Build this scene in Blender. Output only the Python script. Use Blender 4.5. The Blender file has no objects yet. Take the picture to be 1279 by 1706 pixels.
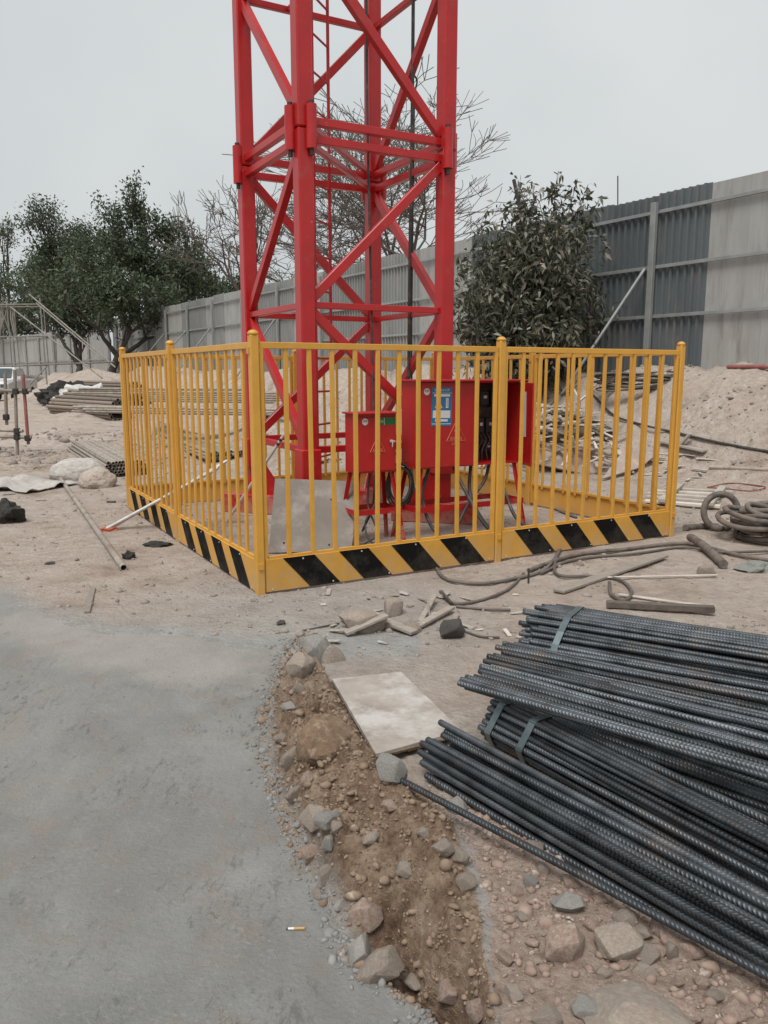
import bpy, bmesh, math, random
import numpy as np
from mathutils import Vector, Matrix, noise as mnoise
R = math.radians
sc = bpy.context.scene
C = sc.collection
random.seed(7)
rng = np.random.default_rng(11)

# ------------------------------------------------------------------ camera, sky, sun, exposure
CAM_H = 1.48
PITCH = math.atan(232 / 1326)
cd = bpy.data.cameras.new('camera'); cam = bpy.data.objects.new('camera', cd); C.objects.link(cam)
cam.location = (0, 0, CAM_H); cam.rotation_euler = (R(90) - PITCH, 0, 0)
cd.sensor_fit = 'VERTICAL'; cd.sensor_height = 24; cd.sensor_width = 18
cd.lens = 24 * 1326 / 1706; cd.clip_start = .05; cd.clip_end = 1500
sc.camera = cam

SUN_EL, SUN_AZ = R(62), R(205)
w = bpy.data.worlds.new('World'); sc.world = w; w.use_nodes = True
nt = w.node_tree; nt.nodes.clear()
out = nt.nodes.new('ShaderNodeOutputWorld'); bg = nt.nodes.new('ShaderNodeBackground')
bg.inputs[1].default_value = .1
sky = nt.nodes.new('ShaderNodeTexSky'); sky.sky_type = 'NISHITA'; sky.sun_disc = False
sky.sun_elevation = SUN_EL; sky.sun_rotation = SUN_AZ; sky.dust_density = 6; sky.air_density = 1.5
hs = nt.nodes.new('ShaderNodeHueSaturation'); hs.inputs['Saturation'].default_value = .25
nt.links.new(sky.outputs[0], hs.inputs['Color'])
tcw = nt.nodes.new('ShaderNodeTexCoord'); nz = nt.nodes.new('ShaderNodeTexNoise')
nz.inputs['Scale'].default_value = 1.3; nz.inputs['Detail'].default_value = 4
nt.links.new(tcw.outputs['Generated'], nz.inputs['Vector'])
cr = nt.nodes.new('ShaderNodeValToRGB')
cr.color_ramp.elements[0].position = .3; cr.color_ramp.elements[0].color = (2.95, 3.22, 3.30, 1)
cr.color_ramp.elements[1].position = .7; cr.color_ramp.elements[1].color = (4.2, 4.38, 4.44, 1)
nt.links.new(nz.outputs[0], cr.inputs[0])
mx = nt.nodes.new('ShaderNodeMix'); mx.data_type = 'RGBA'; mx.inputs[0].default_value = .92
nt.links.new(hs.outputs[0], mx.inputs[6]); nt.links.new(cr.outputs[0], mx.inputs[7])
nt.links.new(mx.outputs[2], bg.inputs[0]); nt.links.new(bg.outputs[0], out.inputs[0])

sd = bpy.data.lights.new('sun', 'SUN'); sd.energy = 1.5; sd.angle = R(26); sd.color = (1, .97, .93)
sun = bpy.data.objects.new('sun', sd); C.objects.link(sun)
sun.rotation_euler = (R(90) - SUN_EL, 0, -SUN_AZ + math.pi)
vs = sc.view_settings
vs.view_transform = 'Standard'; vs.look = 'None'; vs.exposure = .76; vs.gamma = 1; vs.use_curve_mapping = False

# ------------------------------------------------------------------ helpers
F, CX, CY = 1326., 639.5, 853.
def ray(x, y):
    a = (x - CX) / F; b = -(y - CY) / F
    return (a, math.cos(PITCH) + b * math.sin(PITCH), -math.sin(PITCH) + b * math.cos(PITCH))
def g(x, y, z=0.):                       # survey: picture point -> place on the level z
    r = ray(x, y); t = (z - CAM_H) / r[2]
    return Vector((r[0] * t, r[1] * t, z))
def at(x, y, Y):                         # survey: picture point -> place at distance Y
    r = ray(x, y); t = Y / r[1]
    return Vector((r[0] * t, Y, CAM_H + r[2] * t))

def tag(o, label=None, cat=None, group=None, kind=None):
    if label: o['label'] = label
    if cat: o['category'] = cat
    if group: o['group'] = group
    if kind: o['kind'] = kind
    return o
def empty(name, loc=(0, 0, 0), rz=0., label=None, cat=None, group=None):
    o = bpy.data.objects.new(name, None); C.objects.link(o)
    o.location = loc; o.rotation_euler = (0, 0, rz); o.empty_display_size = .1
    return tag(o, label, cat, group)
def link(name, me, mat=None, parent=None, loc=None, rot=None):
    o = bpy.data.objects.new(name, me); C.objects.link(o)
    if mat is not None and not me.materials: me.materials.append(mat)
    if parent is not None: o.parent = parent
    if loc is not None: o.location = loc
    if rot is not None: o.rotation_euler = rot
    return o
def np_mesh(name, V, Fq, mat=None, smooth=False):
    """V (n,3) array; Fq (m,k) array of equal-size faces."""
    V = np.asarray(V, dtype=np.float32); Fq = np.asarray(Fq, dtype=np.int32)
    me = bpy.data.meshes.new(name); m, k = Fq.shape
    me.vertices.add(len(V)); me.vertices.foreach_set('co', V.ravel())
    me.loops.add(m * k); me.loops.foreach_set('vertex_index', Fq.ravel())
    me.polygons.add(m); me.polygons.foreach_set('loop_start', np.arange(0, m * k, k, dtype=np.int32))
    me.polygons.foreach_set('loop_total', np.full(m, k, dtype=np.int32))
    if smooth: me.polygons.foreach_set('use_smooth', np.ones(m, dtype=bool))
    me.update(calc_edges=True); me.validate()
    if mat: me.materials.append(mat)
    return me

class MB:
    def __init__(s): s.v = []; s.f = []; s.sm = []
    def add(s, V, Fs, smooth=False):
        o = len(s.v); s.v += [tuple(p) for p in V]; s.f += [tuple(i + o for i in f) for f in Fs]
        s.sm += [smooth] * len(Fs); return s
    def box(s, c, size, M=None, bev=0.):
        sx, sy, sz = [d / 2 for d in size]; c = Vector(c)
        if bev <= 0:
            V = [Vector((x * sx, y * sy, z * sz)) for z in (-1, 1) for x, y in ((-1, -1), (1, -1), (1, 1), (-1, 1))]
            Fs = [(3, 2, 1, 0), (4, 5, 6, 7), (0, 1, 5, 4), (1, 2, 6, 5), (2, 3, 7, 6), (3, 0, 4, 7)]
        else:
            b = min(bev, sx * .9, sy * .9, sz * .9)
            bm = bmesh.new(); bmesh.ops.create_cube(bm, size=1)
            for q in bm.verts: q.co = Vector((q.co.x * 2 * sx, q.co.y * 2 * sy, q.co.z * 2 * sz))
            bmesh.ops.bevel(bm, geom=bm.edges[:], offset=b, segments=1, affect='EDGES')
            bm.verts.index_update()
            V = [q.co.copy() for q in bm.verts]; Fs = [[q.index for q in f.verts] for f in bm.faces]; bm.free()
        if M is not None: V = [M @ p for p in V]
        return s.add([p + c for p in V], Fs)
    def bar(s, p0, p1, w_, h_=None, up=(0, 0, 1), bev=.004):
        p0, p1 = Vector(p0), Vector(p1); h_ = h_ or w_
        d = p1 - p0; L = d.length; x = d.normalized(); u = Vector(up)
        if abs(x.dot(u)) > .98: u = Vector((1, 0, 0))
        y = u.cross(x).normalized(); z = x.cross(y)
        M = Matrix((x, y, z)).transposed()
        return s.box((p0 + p1) / 2, (L, w_, h_), M, bev)
    def tube(s, pts, r, n=8, caps=True, smooth=True, hollow=False):
        pts = [Vector(p) for p in pts]; m = len(pts)
        rr = r if isinstance(r, (list, tuple)) else [r] * m
        V = []; Fs = []
        t0 = (pts[1] - pts[0]).normalized(); u = Vector((0, 0, 1))
        if abs(t0.dot(u)) > .95: u = Vector((1, 0, 0))
        nrm = (u - t0 * u.dot(t0)).normalized()
        for i, p in enumerate(pts):
            t = (pts[min(i + 1, m - 1)] - pts[max(i - 1, 0)]).normalized()
            nrm = (nrm - t * nrm.dot(t)); nrm = nrm.normalized() if nrm.length > 1e-6 else t.orthogonal().normalized()
            b = t.cross(nrm)
            for k in range(n):
                a = 2 * math.pi * k / n
                V.append(p + (nrm * math.cos(a) + b * math.sin(a)) * rr[i])
        for i in range(m - 1):
            for k in range(n):
                k2 = (k + 1) % n
                Fs.append((i * n + k, i * n + k2, (i + 1) * n + k2, (i + 1) * n + k))
        s.add(V, Fs, smooth)
        if hollow:
            for e, idx in ((0, 0), (1, m - 1)):
                p = pts[idx]; q = pts[min(idx + 1, m - 1)] if e == 0 else pts[idx - 1]
                t = (q - p).normalized(); ring = V[idx * n:(idx + 1) * n]
                inner = [p + (v_ - p) * .82 for v_ in ring]; deep = [v_ + t * r * 6 for v_ in inner]
                W = ring + inner + deep
                Q = []
                for k in range(n):
                    k2 = (k + 1) % n
                    Q += [(k, k2, n + k2, n + k), (n + k, n + k2, 2 * n + k2, 2 * n + k)]
                Q.append(tuple(range(2 * n, 3 * n)))
                s.add(W, Q, False)
        elif caps:
            s.add(V[:n], [tuple(range(n - 1, -1, -1))]); s.add(V[-n:], [tuple(range(n))])
        return s
    def prism(s, poly, h, axis='z', base=0.):
        n = len(poly)
        V = [(x, y, base) for x, y in poly] + [(x, y, base + h) for x, y in poly]
        if axis == 'y': V = [(a, c, b) for a, b, c in V]
        if axis == 'x': V = [(c, a, b) for a, b, c in V]
        Fs = [tuple(range(n - 1, -1, -1)), tuple(range(n, 2 * n))] + [(i, (i + 1) % n, n + (i + 1) % n, n + i) for i in range(n)]
        return s.add(V, Fs)
    def mesh(s, name, mat=None):
        me = bpy.data.meshes.new(name); me.from_pydata([tuple(p) for p in s.v], [], s.f)
        me.polygons.foreach_set('use_smooth', s.sm); me.update()
        bm = bmesh.new(); bm.from_mesh(me); bmesh.ops.recalc_face_normals(bm, faces=bm.faces[:]); bm.to_mesh(me); bm.free()
        if mat: me.materials.append(mat)
        return me
    def build(s, name, mat, parent=None, loc=None, rot=None):
        return link(name, s.mesh(name, mat), None, parent, loc, rot)

def catmull(P, n=8):
    P = [Vector(p) for p in P]; Q = [P[0] * 2 - P[1]] + P + [P[-1] * 2 - P[-2]]; o = []
    for i in range(1, len(Q) - 2):
        a, b, c, d = Q[i - 1:i + 3]
        for k in range(n):
            t = k / n
            o.append(.5 * ((2 * b) + (c - a) * t + (2 * a - 5 * b + 4 * c - d) * t * t + (3 * b - a - 3 * c + d) * t ** 3))
    return o + [P[-1]]

# ------------------------------------------------------------------ materials
MATS = {}
def mat(name, c1, c2=None, rough=.7, metal=0., scale=8., detail=6., bump=0., bscale=40., rnd=0., c3=None, c3scale=2., c3lo=.5, c3hi=.68,
        world=False, spec=.5, rvar=0., stretch=None, mud=0., splash=0.):
    m = bpy.data.materials.new(name); m.use_nodes = True; n = m.node_tree; N = n.nodes; L = n.links
    b = N['Principled BSDF']; b.inputs['Roughness'].default_value = rough; b.inputs['Metallic'].default_value = metal
    b.inputs['Specular IOR Level'].default_value = spec
    if world: co = N.new('ShaderNodeNewGeometry').outputs['Position']
    else: co = N.new('ShaderNodeTexCoord').outputs['Object']
    if stretch:
        mp = N.new('ShaderNodeMapping'); mp.inputs['Scale'].default_value = stretch; L.new(co, mp.inputs[0]); co = mp.outputs[0]
    c2 = c2 or tuple(x * .8 for x in c1)
    t = N.new('ShaderNodeTexNoise'); t.inputs['Scale'].default_value = scale; t.inputs['Detail'].default_value = detail
    t.inputs['Roughness'].default_value = .62
    L.new(co, t.inputs['Vector'])
    r = N.new('ShaderNodeValToRGB'); e = r.color_ramp.elements
    e[0].position = .33; e[0].color = (*c2, 1); e[1].position = .67; e[1].color = (*c1, 1)
    L.new(t.outputs[0], r.inputs[0]); col = r.outputs[0]
    if c3:
        t3 = N.new('ShaderNodeTexNoise'); t3.inputs['Scale'].default_value = c3scale; t3.inputs['Detail'].default_value = 8
        t3.inputs['Roughness'].default_value = .7; L.new(co, t3.inputs['Vector'])
        mr = N.new('ShaderNodeMapRange'); mr.inputs[1].default_value = c3lo; mr.inputs[2].default_value = c3hi; L.new(t3.outputs[0], mr.inputs[0])
        x = N.new('ShaderNodeMix'); x.data_type = 'RGBA'; L.new(mr.outputs[0], x.inputs[0]); L.new(col, x.inputs[6])
        x.inputs[7].default_value = (*c3, 1); col = x.outputs[2]
    if splash:
        gp = N.new('ShaderNodeNewGeometry').outputs['Position']
        ts = N.new('ShaderNodeTexNoise'); ts.inputs['Scale'].default_value = 23; ts.inputs['Detail'].default_value = 5; ts.inputs['Roughness'].default_value = .75; L.new(gp, ts.inputs['Vector'])
        mr = N.new('ShaderNodeMapRange'); mr.inputs[1].default_value = .66; mr.inputs[2].default_value = .72; mr.inputs[4].default_value = splash; L.new(ts.outputs[0], mr.inputs[0])
        x = N.new('ShaderNodeMix'); x.data_type = 'RGBA'; L.new(mr.outputs[0], x.inputs[0]); L.new(col, x.inputs[6]); x.inputs[7].default_value = (.36, .31, .27, 1); col = x.outputs[2]
    if mud:
        gp = N.new('ShaderNodeNewGeometry').outputs['Position']; sx_ = N.new('ShaderNodeSeparateXYZ'); L.new(gp, sx_.inputs[0])
        tm = N.new('ShaderNodeTexNoise'); tm.inputs['Scale'].default_value = 7; tm.inputs['Detail'].default_value = 9; tm.inputs['Roughness'].default_value = .72; L.new(gp, tm.inputs['Vector'])
        zf = N.new('ShaderNodeMapRange'); zf.inputs[1].default_value = .55; zf.inputs[2].default_value = .0; zf.inputs[3].default_value = -.2; zf.inputs[4].default_value = .22; L.new(sx_.outputs[2], zf.inputs[0])
        aa = N.new('ShaderNodeMath'); aa.operation = 'ADD'; L.new(tm.outputs[0], aa.inputs[0]); L.new(zf.outputs[0], aa.inputs[1])
        mr = N.new('ShaderNodeMapRange'); mr.inputs[1].default_value = .56; mr.inputs[2].default_value = .74; mr.inputs[4].default_value = mud; L.new(aa.outputs[0], mr.inputs[0])
        x = N.new('ShaderNodeMix'); x.data_type = 'RGBA'; L.new(mr.outputs[0], x.inputs[0]); L.new(col, x.inputs[6]); x.inputs[7].default_value = (.40, .34, .28, 1); col = x.outputs[2]
    if rnd:
        oi = N.new('ShaderNodeObjectInfo'); h = N.new('ShaderNodeHueSaturation')
        ma = N.new('ShaderNodeMapRange'); ma.inputs[3].default_value = 1 - rnd; ma.inputs[4].default_value = 1 + rnd
        L.new(oi.outputs['Random'], ma.inputs[0]); L.new(ma.outputs[0], h.inputs['Value']); L.new(col, h.inputs['Color']); col = h.outputs[0]
    L.new(col, b.inputs['Base Color'])
    if rvar:
        mr = N.new('ShaderNodeMapRange'); mr.inputs[3].default_value = rough - rvar; mr.inputs[4].default_value = rough + rvar
        L.new(t.outputs[0], mr.inputs[0]); L.new(mr.outputs[0], b.inputs['Roughness'])
    if bump:
        t2 = N.new('ShaderNodeTexNoise'); t2.inputs['Scale'].default_value = bscale; t2.inputs['Detail'].default_value = 6; L.new(co, t2.inputs['Vector'])
        bp = N.new('ShaderNodeBump'); bp.inputs['Strength'].default_value = bump; bp.inputs['Distance'].default_value = .01
        L.new(t2.outputs[0], bp.inputs['Height']); L.new(bp.outputs[0], b.inputs['Normal'])
    MATS[name] = m; return m

RED = mat('crane_red_paint', (.49, .016, .017), (.39, .013, .014), .32, splash=.55, mud=.5, scale=3, c3=(.34, .07, .055), c3scale=5, c3lo=.56, c3hi=.8, bump=.05, bscale=30, rvar=.08)
REDB = mat('box_red_paint', (.47, .014, .014), (.39, .011, .012), .36, splash=.4, mud=.6, scale=4, c3=(.28, .05, .045), c3scale=7, c3lo=.6, c3hi=.85, bump=.03, bscale=20)
YEL = mat('fence_yellow_paint', (.68, .355, .055), (.59, .30, .047), .45, splash=.4, mud=.3, scale=5, c3=(.42, .24, .09), c3scale=9, c3lo=.58, c3hi=.85, bump=.05, bscale=60, rnd=.05)
BLK = mat('stripe_black', (.006, .006, .006), (.009, .008, .008), .8, scale=9, c3=(.05, .045, .04), c3scale=14, c3lo=.66, c3hi=.9, spec=.12, mud=.07, splash=.15)
STEEL = mat('rebar_steel', (.110, .123, .136), (.040, .045, .050), .42, .5, scale=9, c3=(.14, .105, .082), c3scale=3.2, c3lo=.53, c3hi=.74, bump=.1, bscale=120, rnd=.5, rvar=.1, splash=.35, world=True)
STRAP = mat('strap_steel', (.16, .20, .21), (.11, .14, .15), .4, .6, scale=20)
PIPE = mat('scaffold_pipe', (.40, .36, .31), (.26, .22, .18), .6, .1, scale=4, c3=(.20, .12, .08), c3scale=5, c3lo=.5, c3hi=.7, rnd=.25, bump=.1)
PIPEB = mat('brown_pipe', (.30, .25, .205), (.19, .15, .12), .65, .1, scale=4, c3=(.14, .09, .065), c3scale=4, rnd=.25)
PIPER = mat('scaffold_pipe_red', (.34, .10, .10), (.24, .09, .08), .6, 0, scale=6, c3=(.3, .22, .18), c3scale=7)
ALU = mat('aluminium', (.66, .65, .62), (.50, .49, .47), .4, .25, scale=10)
DARK = mat('dark_rubber', (.03, .028, .027), (.05, .045, .04), .6, scale=10, c3=(.16, .13, .11), c3scale=8)
CABLE = mat('dusty_cable', (.10, .085, .075), (.17, .145, .125), .75, scale=9, rnd=.2)
HOSE = mat('dusty_hose', (.13, .105, .09), (.20, .165, .14), .75, scale=12, c3=(.06, .055, .05), c3scale=6)
WOOD = mat('weathered_wood', (.37, .325, .28), (.25, .215, .18), .8, scale=5, stretch=(3, 14, 14), rnd=.2, bump=.2, bscale=30)
WOODP = mat('pale_offcut_wood', (.58, .53, .47), (.42, .37, .32), .8, scale=6, rnd=.3)
PINKB = mat('pinkish_board', (.46, .36, .31), (.38, .30, .26), .8, scale=3, c3=(.5, .45, .4), c3scale=6)
PLY = mat('dusty_plywood', (.42, .37, .325), (.28, .24, .205), .85, scale=6, detail=10, c3=(.50, .475, .45), c3scale=5, c3lo=.45, c3hi=.62, splash=.6, bump=.3, bscale=60)
PLYE = mat('plywood_edge', (.22, .15, .10), (.12, .08, .05), .85, scale=30)
PLATE = mat('grey_steel_plate', (.215, .185, .155), (.165, .14, .118), .6, 0., scale=3, c3=(.30, .27, .24), c3scale=5)
ROCK = mat('pale_rock', (.40, .34, .285), (.28, .23, .19), .9, scale=9, bump=.7, bscale=40, c3=(.30, .215, .16), c3scale=6, rnd=.14)
ROCKG = mat('grey_rock', (.36, .34, .315), (.24, .225, .205), .9, scale=10, bump=.6, bscale=45, rnd=.2)
ROCKR = mat('reddish_rock', (.34, .235, .185), (.24, .16, .125), .9, scale=9, bump=.6, bscale=40, rnd=.15, c3=(.38, .31, .26), c3scale=5, c3lo=.45, c3hi=.6)
ROCKD = mat('dark_rock', (.115, .105, .097), (.06, .055, .05), .9, scale=10, bump=.7, bscale=40)
GRAV = mat('gravel', (.31, .225, .16), (.18, .125, .086), .95, scale=14, world=True, c3=(.42, .35, .285), c3scale=23, c3lo=.60, c3hi=.64)
SHEETD = mat('dark_corrugated_sheet', (.135, .155, .165), (.105, .12, .125), .6, .1, scale=1.2, stretch=(1, 1, .25), c3=(.17, .165, .155), c3scale=3, rnd=.08)
SHEETM = mat('grey_corrugated_sheet', (.30, .305, .30), (.23, .235, .23), .6, .1, scale=1.4, stretch=(1, 1, .25), c3=(.34, .31, .27), c3scale=3, rnd=.1)
SHEETL = mat('light_flat_sheet', (.43, .425, .41), (.34, .335, .32), .55, .15, scale=1.6, stretch=(2, 2, .3), c3=(.28, .26, .235), c3scale=2.2, rnd=.06)
RAILM = mat('wall_rail', (.34, .35, .345), (.25, .255, .25), .5, .2, scale=3)
WHITE = mat('white_plastic', (.72, .71, .69), (.62, .61, .59), .5, scale=6)
SACK = mat('woven_sack', (.50, .44, .38), (.36, .30, .25), .85, scale=8, c3=(.36, .10, .09), c3scale=3, c3lo=.6, c3hi=.66, bump=.4, bscale=60)
SACKW = mat('white_sack', (.55, .52, .48), (.36, .33, .30), .8, scale=7, bump=.4, bscale=40)
TARP = mat('dark_netting', (.025, .026, .024), (.05, .047, .042), .9, scale=20, bump=.6, bscale=50)
BARK = mat('bark', (.16, .135, .115), (.09, .075, .062), .9, scale=12, bump=.5, bscale=30)
BARKD = mat('bark_dark', (.085, .075, .065), (.05, .042, .036), .9, scale=12)
BLUE = mat('sign_blue', (.02, .17, .36), (.018, .15, .32), .4)
GREEN = mat('sign_green', (.008, .16, .035), (.007, .13, .03), .4)
SWHITE = mat('sign_white', (.70, .70, .70), (.66, .66, .66), .45)
ORANGE = mat('sign_orange', (.80, .27, .13), (.74, .25, .12), .5)
SYEL = mat('sign_yellow', (.75, .42, .06), (.7, .4, .05), .5)
PAPER = mat('paper', (.62, .62, .64), (.57, .57, .59), .7, scale=3)
GLASS = mat('car_glass', (.10, .12, .13), (.07, .085, .09), .08, scale=2)
CARW = mat('car_white_paint', (.72, .73, .73), (.66, .67, .67), .25, scale=2)
CLOTH = mat('white_sheet', (.52, .49, .46), (.36, .33, .30), .85, scale=9, bump=.3, bscale=25)
BAM = mat('bamboo_pole', (.27, .25, .22), (.17, .155, .135), .7, scale=5, rnd=.2)
CIGP = mat('cigarette_filter', (.55, .33, .15), (.5, .3, .13), .7)

def leafmat(name, ca, cb, dust, dustamt):
    m = bpy.data.materials.new(name); m.use_nodes = True; N = m.node_tree.nodes; L = m.node_tree.links
    b = N['Principled BSDF']; b.inputs['Roughness'].default_value = .6
    ge = N.new('ShaderNodeNewGeometry')
    r = N.new('ShaderNodeValToRGB'); e = r.color_ramp.elements
    e[0].color = (*ca, 1); e[1].color = (*cb, 1); e[1].position = 1 - dustamt
    k = r.color_ramp.elements.new(1.); k.color = (*dust, 1)
    L.new(ge.outputs['Random Per Island'], r.inputs[0]); L.new(r.outputs[0], b.inputs['Base Color'])
    tr = N.new('ShaderNodeBsdfTranslucent'); L.new(r.outputs[0], tr.inputs[0])
    ms = N.new('ShaderNodeMixShader'); ms.inputs[0].default_value = .2
    o = N['Material Output']; L.new(b.outputs[0], ms.inputs[1]); L.new(tr.outputs[0], ms.inputs[2]); L.new(ms.outputs[0], o.inputs[0])
    return m
LEAF1 = leafmat('evergreen_leaf', (.032, .050, .024), (.080, .112, .055), (.15, .165, .115), .25)  # dusty leaf tones, also lightened to stand in for distance haze
LEAF2 = leafmat('dusty_leaf', (.03, .04, .018), (.095, .102, .062), (.34, .30, .255), .42)

# ------------------------------------------------------------------ terrain
def _h(ix, iy, s):
    n = (ix.astype(np.int64) * 374761393 + iy.astype(np.int64) * 668265263 + s * 974634777) & 0xffffffff
    n = ((n ^ (n >> 13)) * 1274126177) & 0xffffffff
    return ((n ^ (n >> 16)) & 0xffff) / 65535.
def vnoise(x, y, s=0):
    ix = np.floor(x); iy = np.floor(y); fx = x - ix; fy = y - iy
    fx = fx * fx * (3 - 2 * fx); fy = fy * fy * (3 - 2 * fy); ix = ix.astype(np.int64); iy = iy.astype(np.int64)
    a = _h(ix, iy, s); b = _h(ix + 1, iy, s); c = _h(ix, iy + 1, s); d = _h(ix + 1, iy + 1, s)
    return (a + (b - a) * fx) * (1 - fy) + (c + (d - c) * fx) * fy - .5
def fbm(x, y, o=4, s=0, gain=.5):
    t = 0; a = 1.; k = 1.
    for i in range(o): t = t + a * vnoise(x * k + 17.3 * i, y * k - 9.1 * i, s + i); a *= gain; k *= 2.03
    return t
def ss(a, b, x):
    t = np.clip((x - a) / (b - a), 0, 1); return t * t * (3 - 2 * t)

_RP = [(741, 1725, -.17), (729, 1706, -.17), (706, 1677, -.17), (649, 1653, -.17), (608, 1634, -.17), (581, 1586, -.17), (565, 1532, -.17), (534, 1488, -.17), (507, 1448, -.17), (484, 1384, -.17), (450, 1310, -.16), (440, 1245, -.14), (445, 1190, -.11), (462, 1125, -.06), (482, 1080, -.02)]
RE = [(1.0, .4)] + [(g(*p).y, g(*p).x) for p in _RP] + [(4.7, -.4)]
SE = [(1.0, .27), (1.6, .262), (1.85, .262), (2.04, .272), (2.2, .25), (2.42, .235), (2.55, .16), (2.75, .05), (2.93, -.045), (3.2, -.12), (3.55, -.22), (3.8, -.30), (4.2, -.40), (4.7, -.36)]
def xr(y): return np.interp(y, [p[0] for p in RE], [p[1] for p in RE])
def xs(y): return np.interp(y, [p[0] for p in SE], [p[1] for p in SE])
RF = [g(-400, 985), g(0, 988), g(60, 1022), g(160, 1050), g(280, 1063), g(390, 1082), g(480, 1082), g(560, 1075)]
def yfar(x): return np.interp(x, [p.x for p in RF], [p.y for p in RF])
EDGE_N = 13
def road_z(x, y): return -.012 - .16 * ss(4.4, 2.7, y)
def road_mask(x, y):
    wob = .028 * fbm(x * 9, y * 9, 3, 3)
    wy = .10 * fbm(x * 4, y * 4, 3, 5) + .12 * fbm(x * 1.1, y * 1.1, 2, 6)
    return (x < xr(y) + wob) & (y < yfar(x) + wy)
WALL_D, WALL_N, WALL_T = 12.3, (.847, .531), (-.531, .847)
def emb(x, y):
    p = x * WALL_N[0] + y * WALL_N[1]
    p = p + .9 * fbm(x * .35, y * .35, 3, 21)
    return 1.5 * ss(9.0, 11.5, p)
MOUNDS = [(-.3, 13.6, 1.3, 1.25), (-1.6, 15.5, 1.5, .9), (5.2, 13.9, 1.2, .06), (1.4, 14.8, 1.3, .8), (-9.5, 27, 1.5, .35), (-4.6, 14.6, .8, .3), (-5.1, 17.5, .9, .42), (-6.3, 13.2, .7, .16), (-7.2, 17, .9, .25), (-13.4, 36.5, 2.6, 1.5), (-10.6, 33.5, 1.8, .9)]
def height(x, y):
    x = np.asarray(x, float); y = np.asarray(y, float)
    far = ss(4.2, 9, y)
    z = .014 * fbm(x * 1.7, y * 1.7, 4, 1) + .010 * fbm(x * 7, y * 7, 4, 2, .6) * ss(3.5, 5, y) + .09 * far * fbm(x * .8, y * .8, 4, 8) * ss(9, 14, np.hypot(x, y))
    em_ = emb(x, y); z = z + em_ * (1 + .18 * fbm(x * .9, y * .9, 4, 31)) + np.minimum(em_, 1) * ss(30, 16, y) * (.10 * fbm(x * 2.6, y * 2.6, 5, 33, .62))
    for mx_, my_, mr_, mh_ in MOUNDS:
        q = ((x - mx_) ** 2 + (y - my_) ** 2) / mr_ ** 2
        z = z + mh_ * np.exp(-q) * (1 + .35 * fbm(x * 1.6, y * 1.6, 4, 40))
    # lip, rubble slope and trench between the new road and the old slab
    ye = np.clip(y, 1.0, 4.7); a = xr(ye) + .028 * fbm(x * 9, y * 9, 3, 3); b = xs(ye) + .03 * fbm(x * 7, y * 7, 3, 4)
    t = np.clip((x - a) / np.maximum(b - a, .03), 0, 1); near = ss(4.55, 4.1, y)
    rz = road_z(x, y)
    rough = .10 * fbm(x * 6, y * 6, 5, 12, .6) + .034 * fbm(x * 26, y * 26, 4, 13, .6)
    edge = np.minimum(t * 5, 1) * np.minimum((1 - t) * 6, 1)
    slope = rz + (0 - rz) * (1 - (1 - np.clip(t, 0, 1)) ** 1.7) + edge * (rough + .085 * ss(2.1, 2.5, y) * ss(4.2, 3.6, y))
    tr = ss(2.22, 1.92, y)
    face = rz + (0 - rz) * ss(.40, .98, t + .10 * fbm(x * 9, y * 9, 4, 16)) + edge * rough * .7 - .13 * np.exp(-((t - .36) / .13) ** 2) * (1 + .8 * fbm(x * 12, y * 12, 3, 15))
    slope = slope * (1 - tr) + face * tr
    dirt = (x > a) & (x < b) & (y < 4.6)
    zz = np.where(dirt, slope * near + z * (1 - near), z)
    # old slab top: little rubble relief
    slab = (x >= b) & (y < 3.1)
    zz = np.where(slab, z + .012 * fbm(x * 8, y * 8, 4, 18) + .006 * fbm(x * 40, y * 40, 2, 19), zz)
    m = road_mask(x, y)
    fl = ss(yfar(x) + .05, yfar(x) - .25, y)
    zz = np.where(m, rz * fl + z * (1 - fl) * .5 + .0022 * fbm(x * 5, y * 5, 3, 22), zz)
    return zz
def hz(x, y): return float(height(np.array([x]), np.array([y]))[0])
_YS = np.concatenate([np.arange(1.3, 6, .02), np.arange(6, 20, .05), np.arange(20, 70, .25)])
def gz(x, y, lift=0.):
    """survey point on the real terrain (first hit of the sight line)"""
    r = ray(x, y); t = _YS / r[1]; X = r[0] * t; Z = CAM_H + r[2] * t
    d = Z - height(X, _YS) - lift; k = np.argmax(d < 0)
    if not (d < 0).any(): k = len(_YS) - 1
    if k > 0:
        f = d[k - 1] / (d[k - 1] - d[k]) if d[k] < 0 else 1.
        X_, Y_ = X[k - 1] + (X[k] - X[k - 1]) * f, _YS[k - 1] + (_YS[k] - _YS[k - 1]) * f
    else: X_, Y_ = X[0], _YS[0]
    return Vector((X_, Y_, hz(X_, Y_) + lift))

def axis(parts):
    o = []
    for a, b, d in parts:
        n = max(1, int(round((b - a) / d))); o += list(a + (b - a) * np.arange(n) / n)
    return np.array(o + [parts[-1][1]])
ax = axis([(-400, -60, 20), (-60, -12, 1.2), (-12, -3, .12), (-3, -.75, .035), (-.75, 1.25, .0085), (1.25, 3, .03), (3, 9, .09), (9, 60, 1.5), (60, 400, 20)])
ay = axis([(-60, 0, 4), (0, 1.35, .15), (1.35, 4.7, .0095), (4.7, 10, .035), (10, 20, .09), (20, 60, .35), (60, 500, 12)])
GX, GY = np.meshgrid(ax, ay); GZ = height(GX, GY)
nx, ny = len(ax), len(ay)
V = np.stack([GX, GY, GZ], -1).reshape(-1, 3)
I = np.arange(nx * ny).reshape(ny, nx)
Q = np.stack([I[:-1, :-1], I[:-1, 1:], I[1:, 1:], I[1:, :-1]], -1).reshape(-1, 4)
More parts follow.
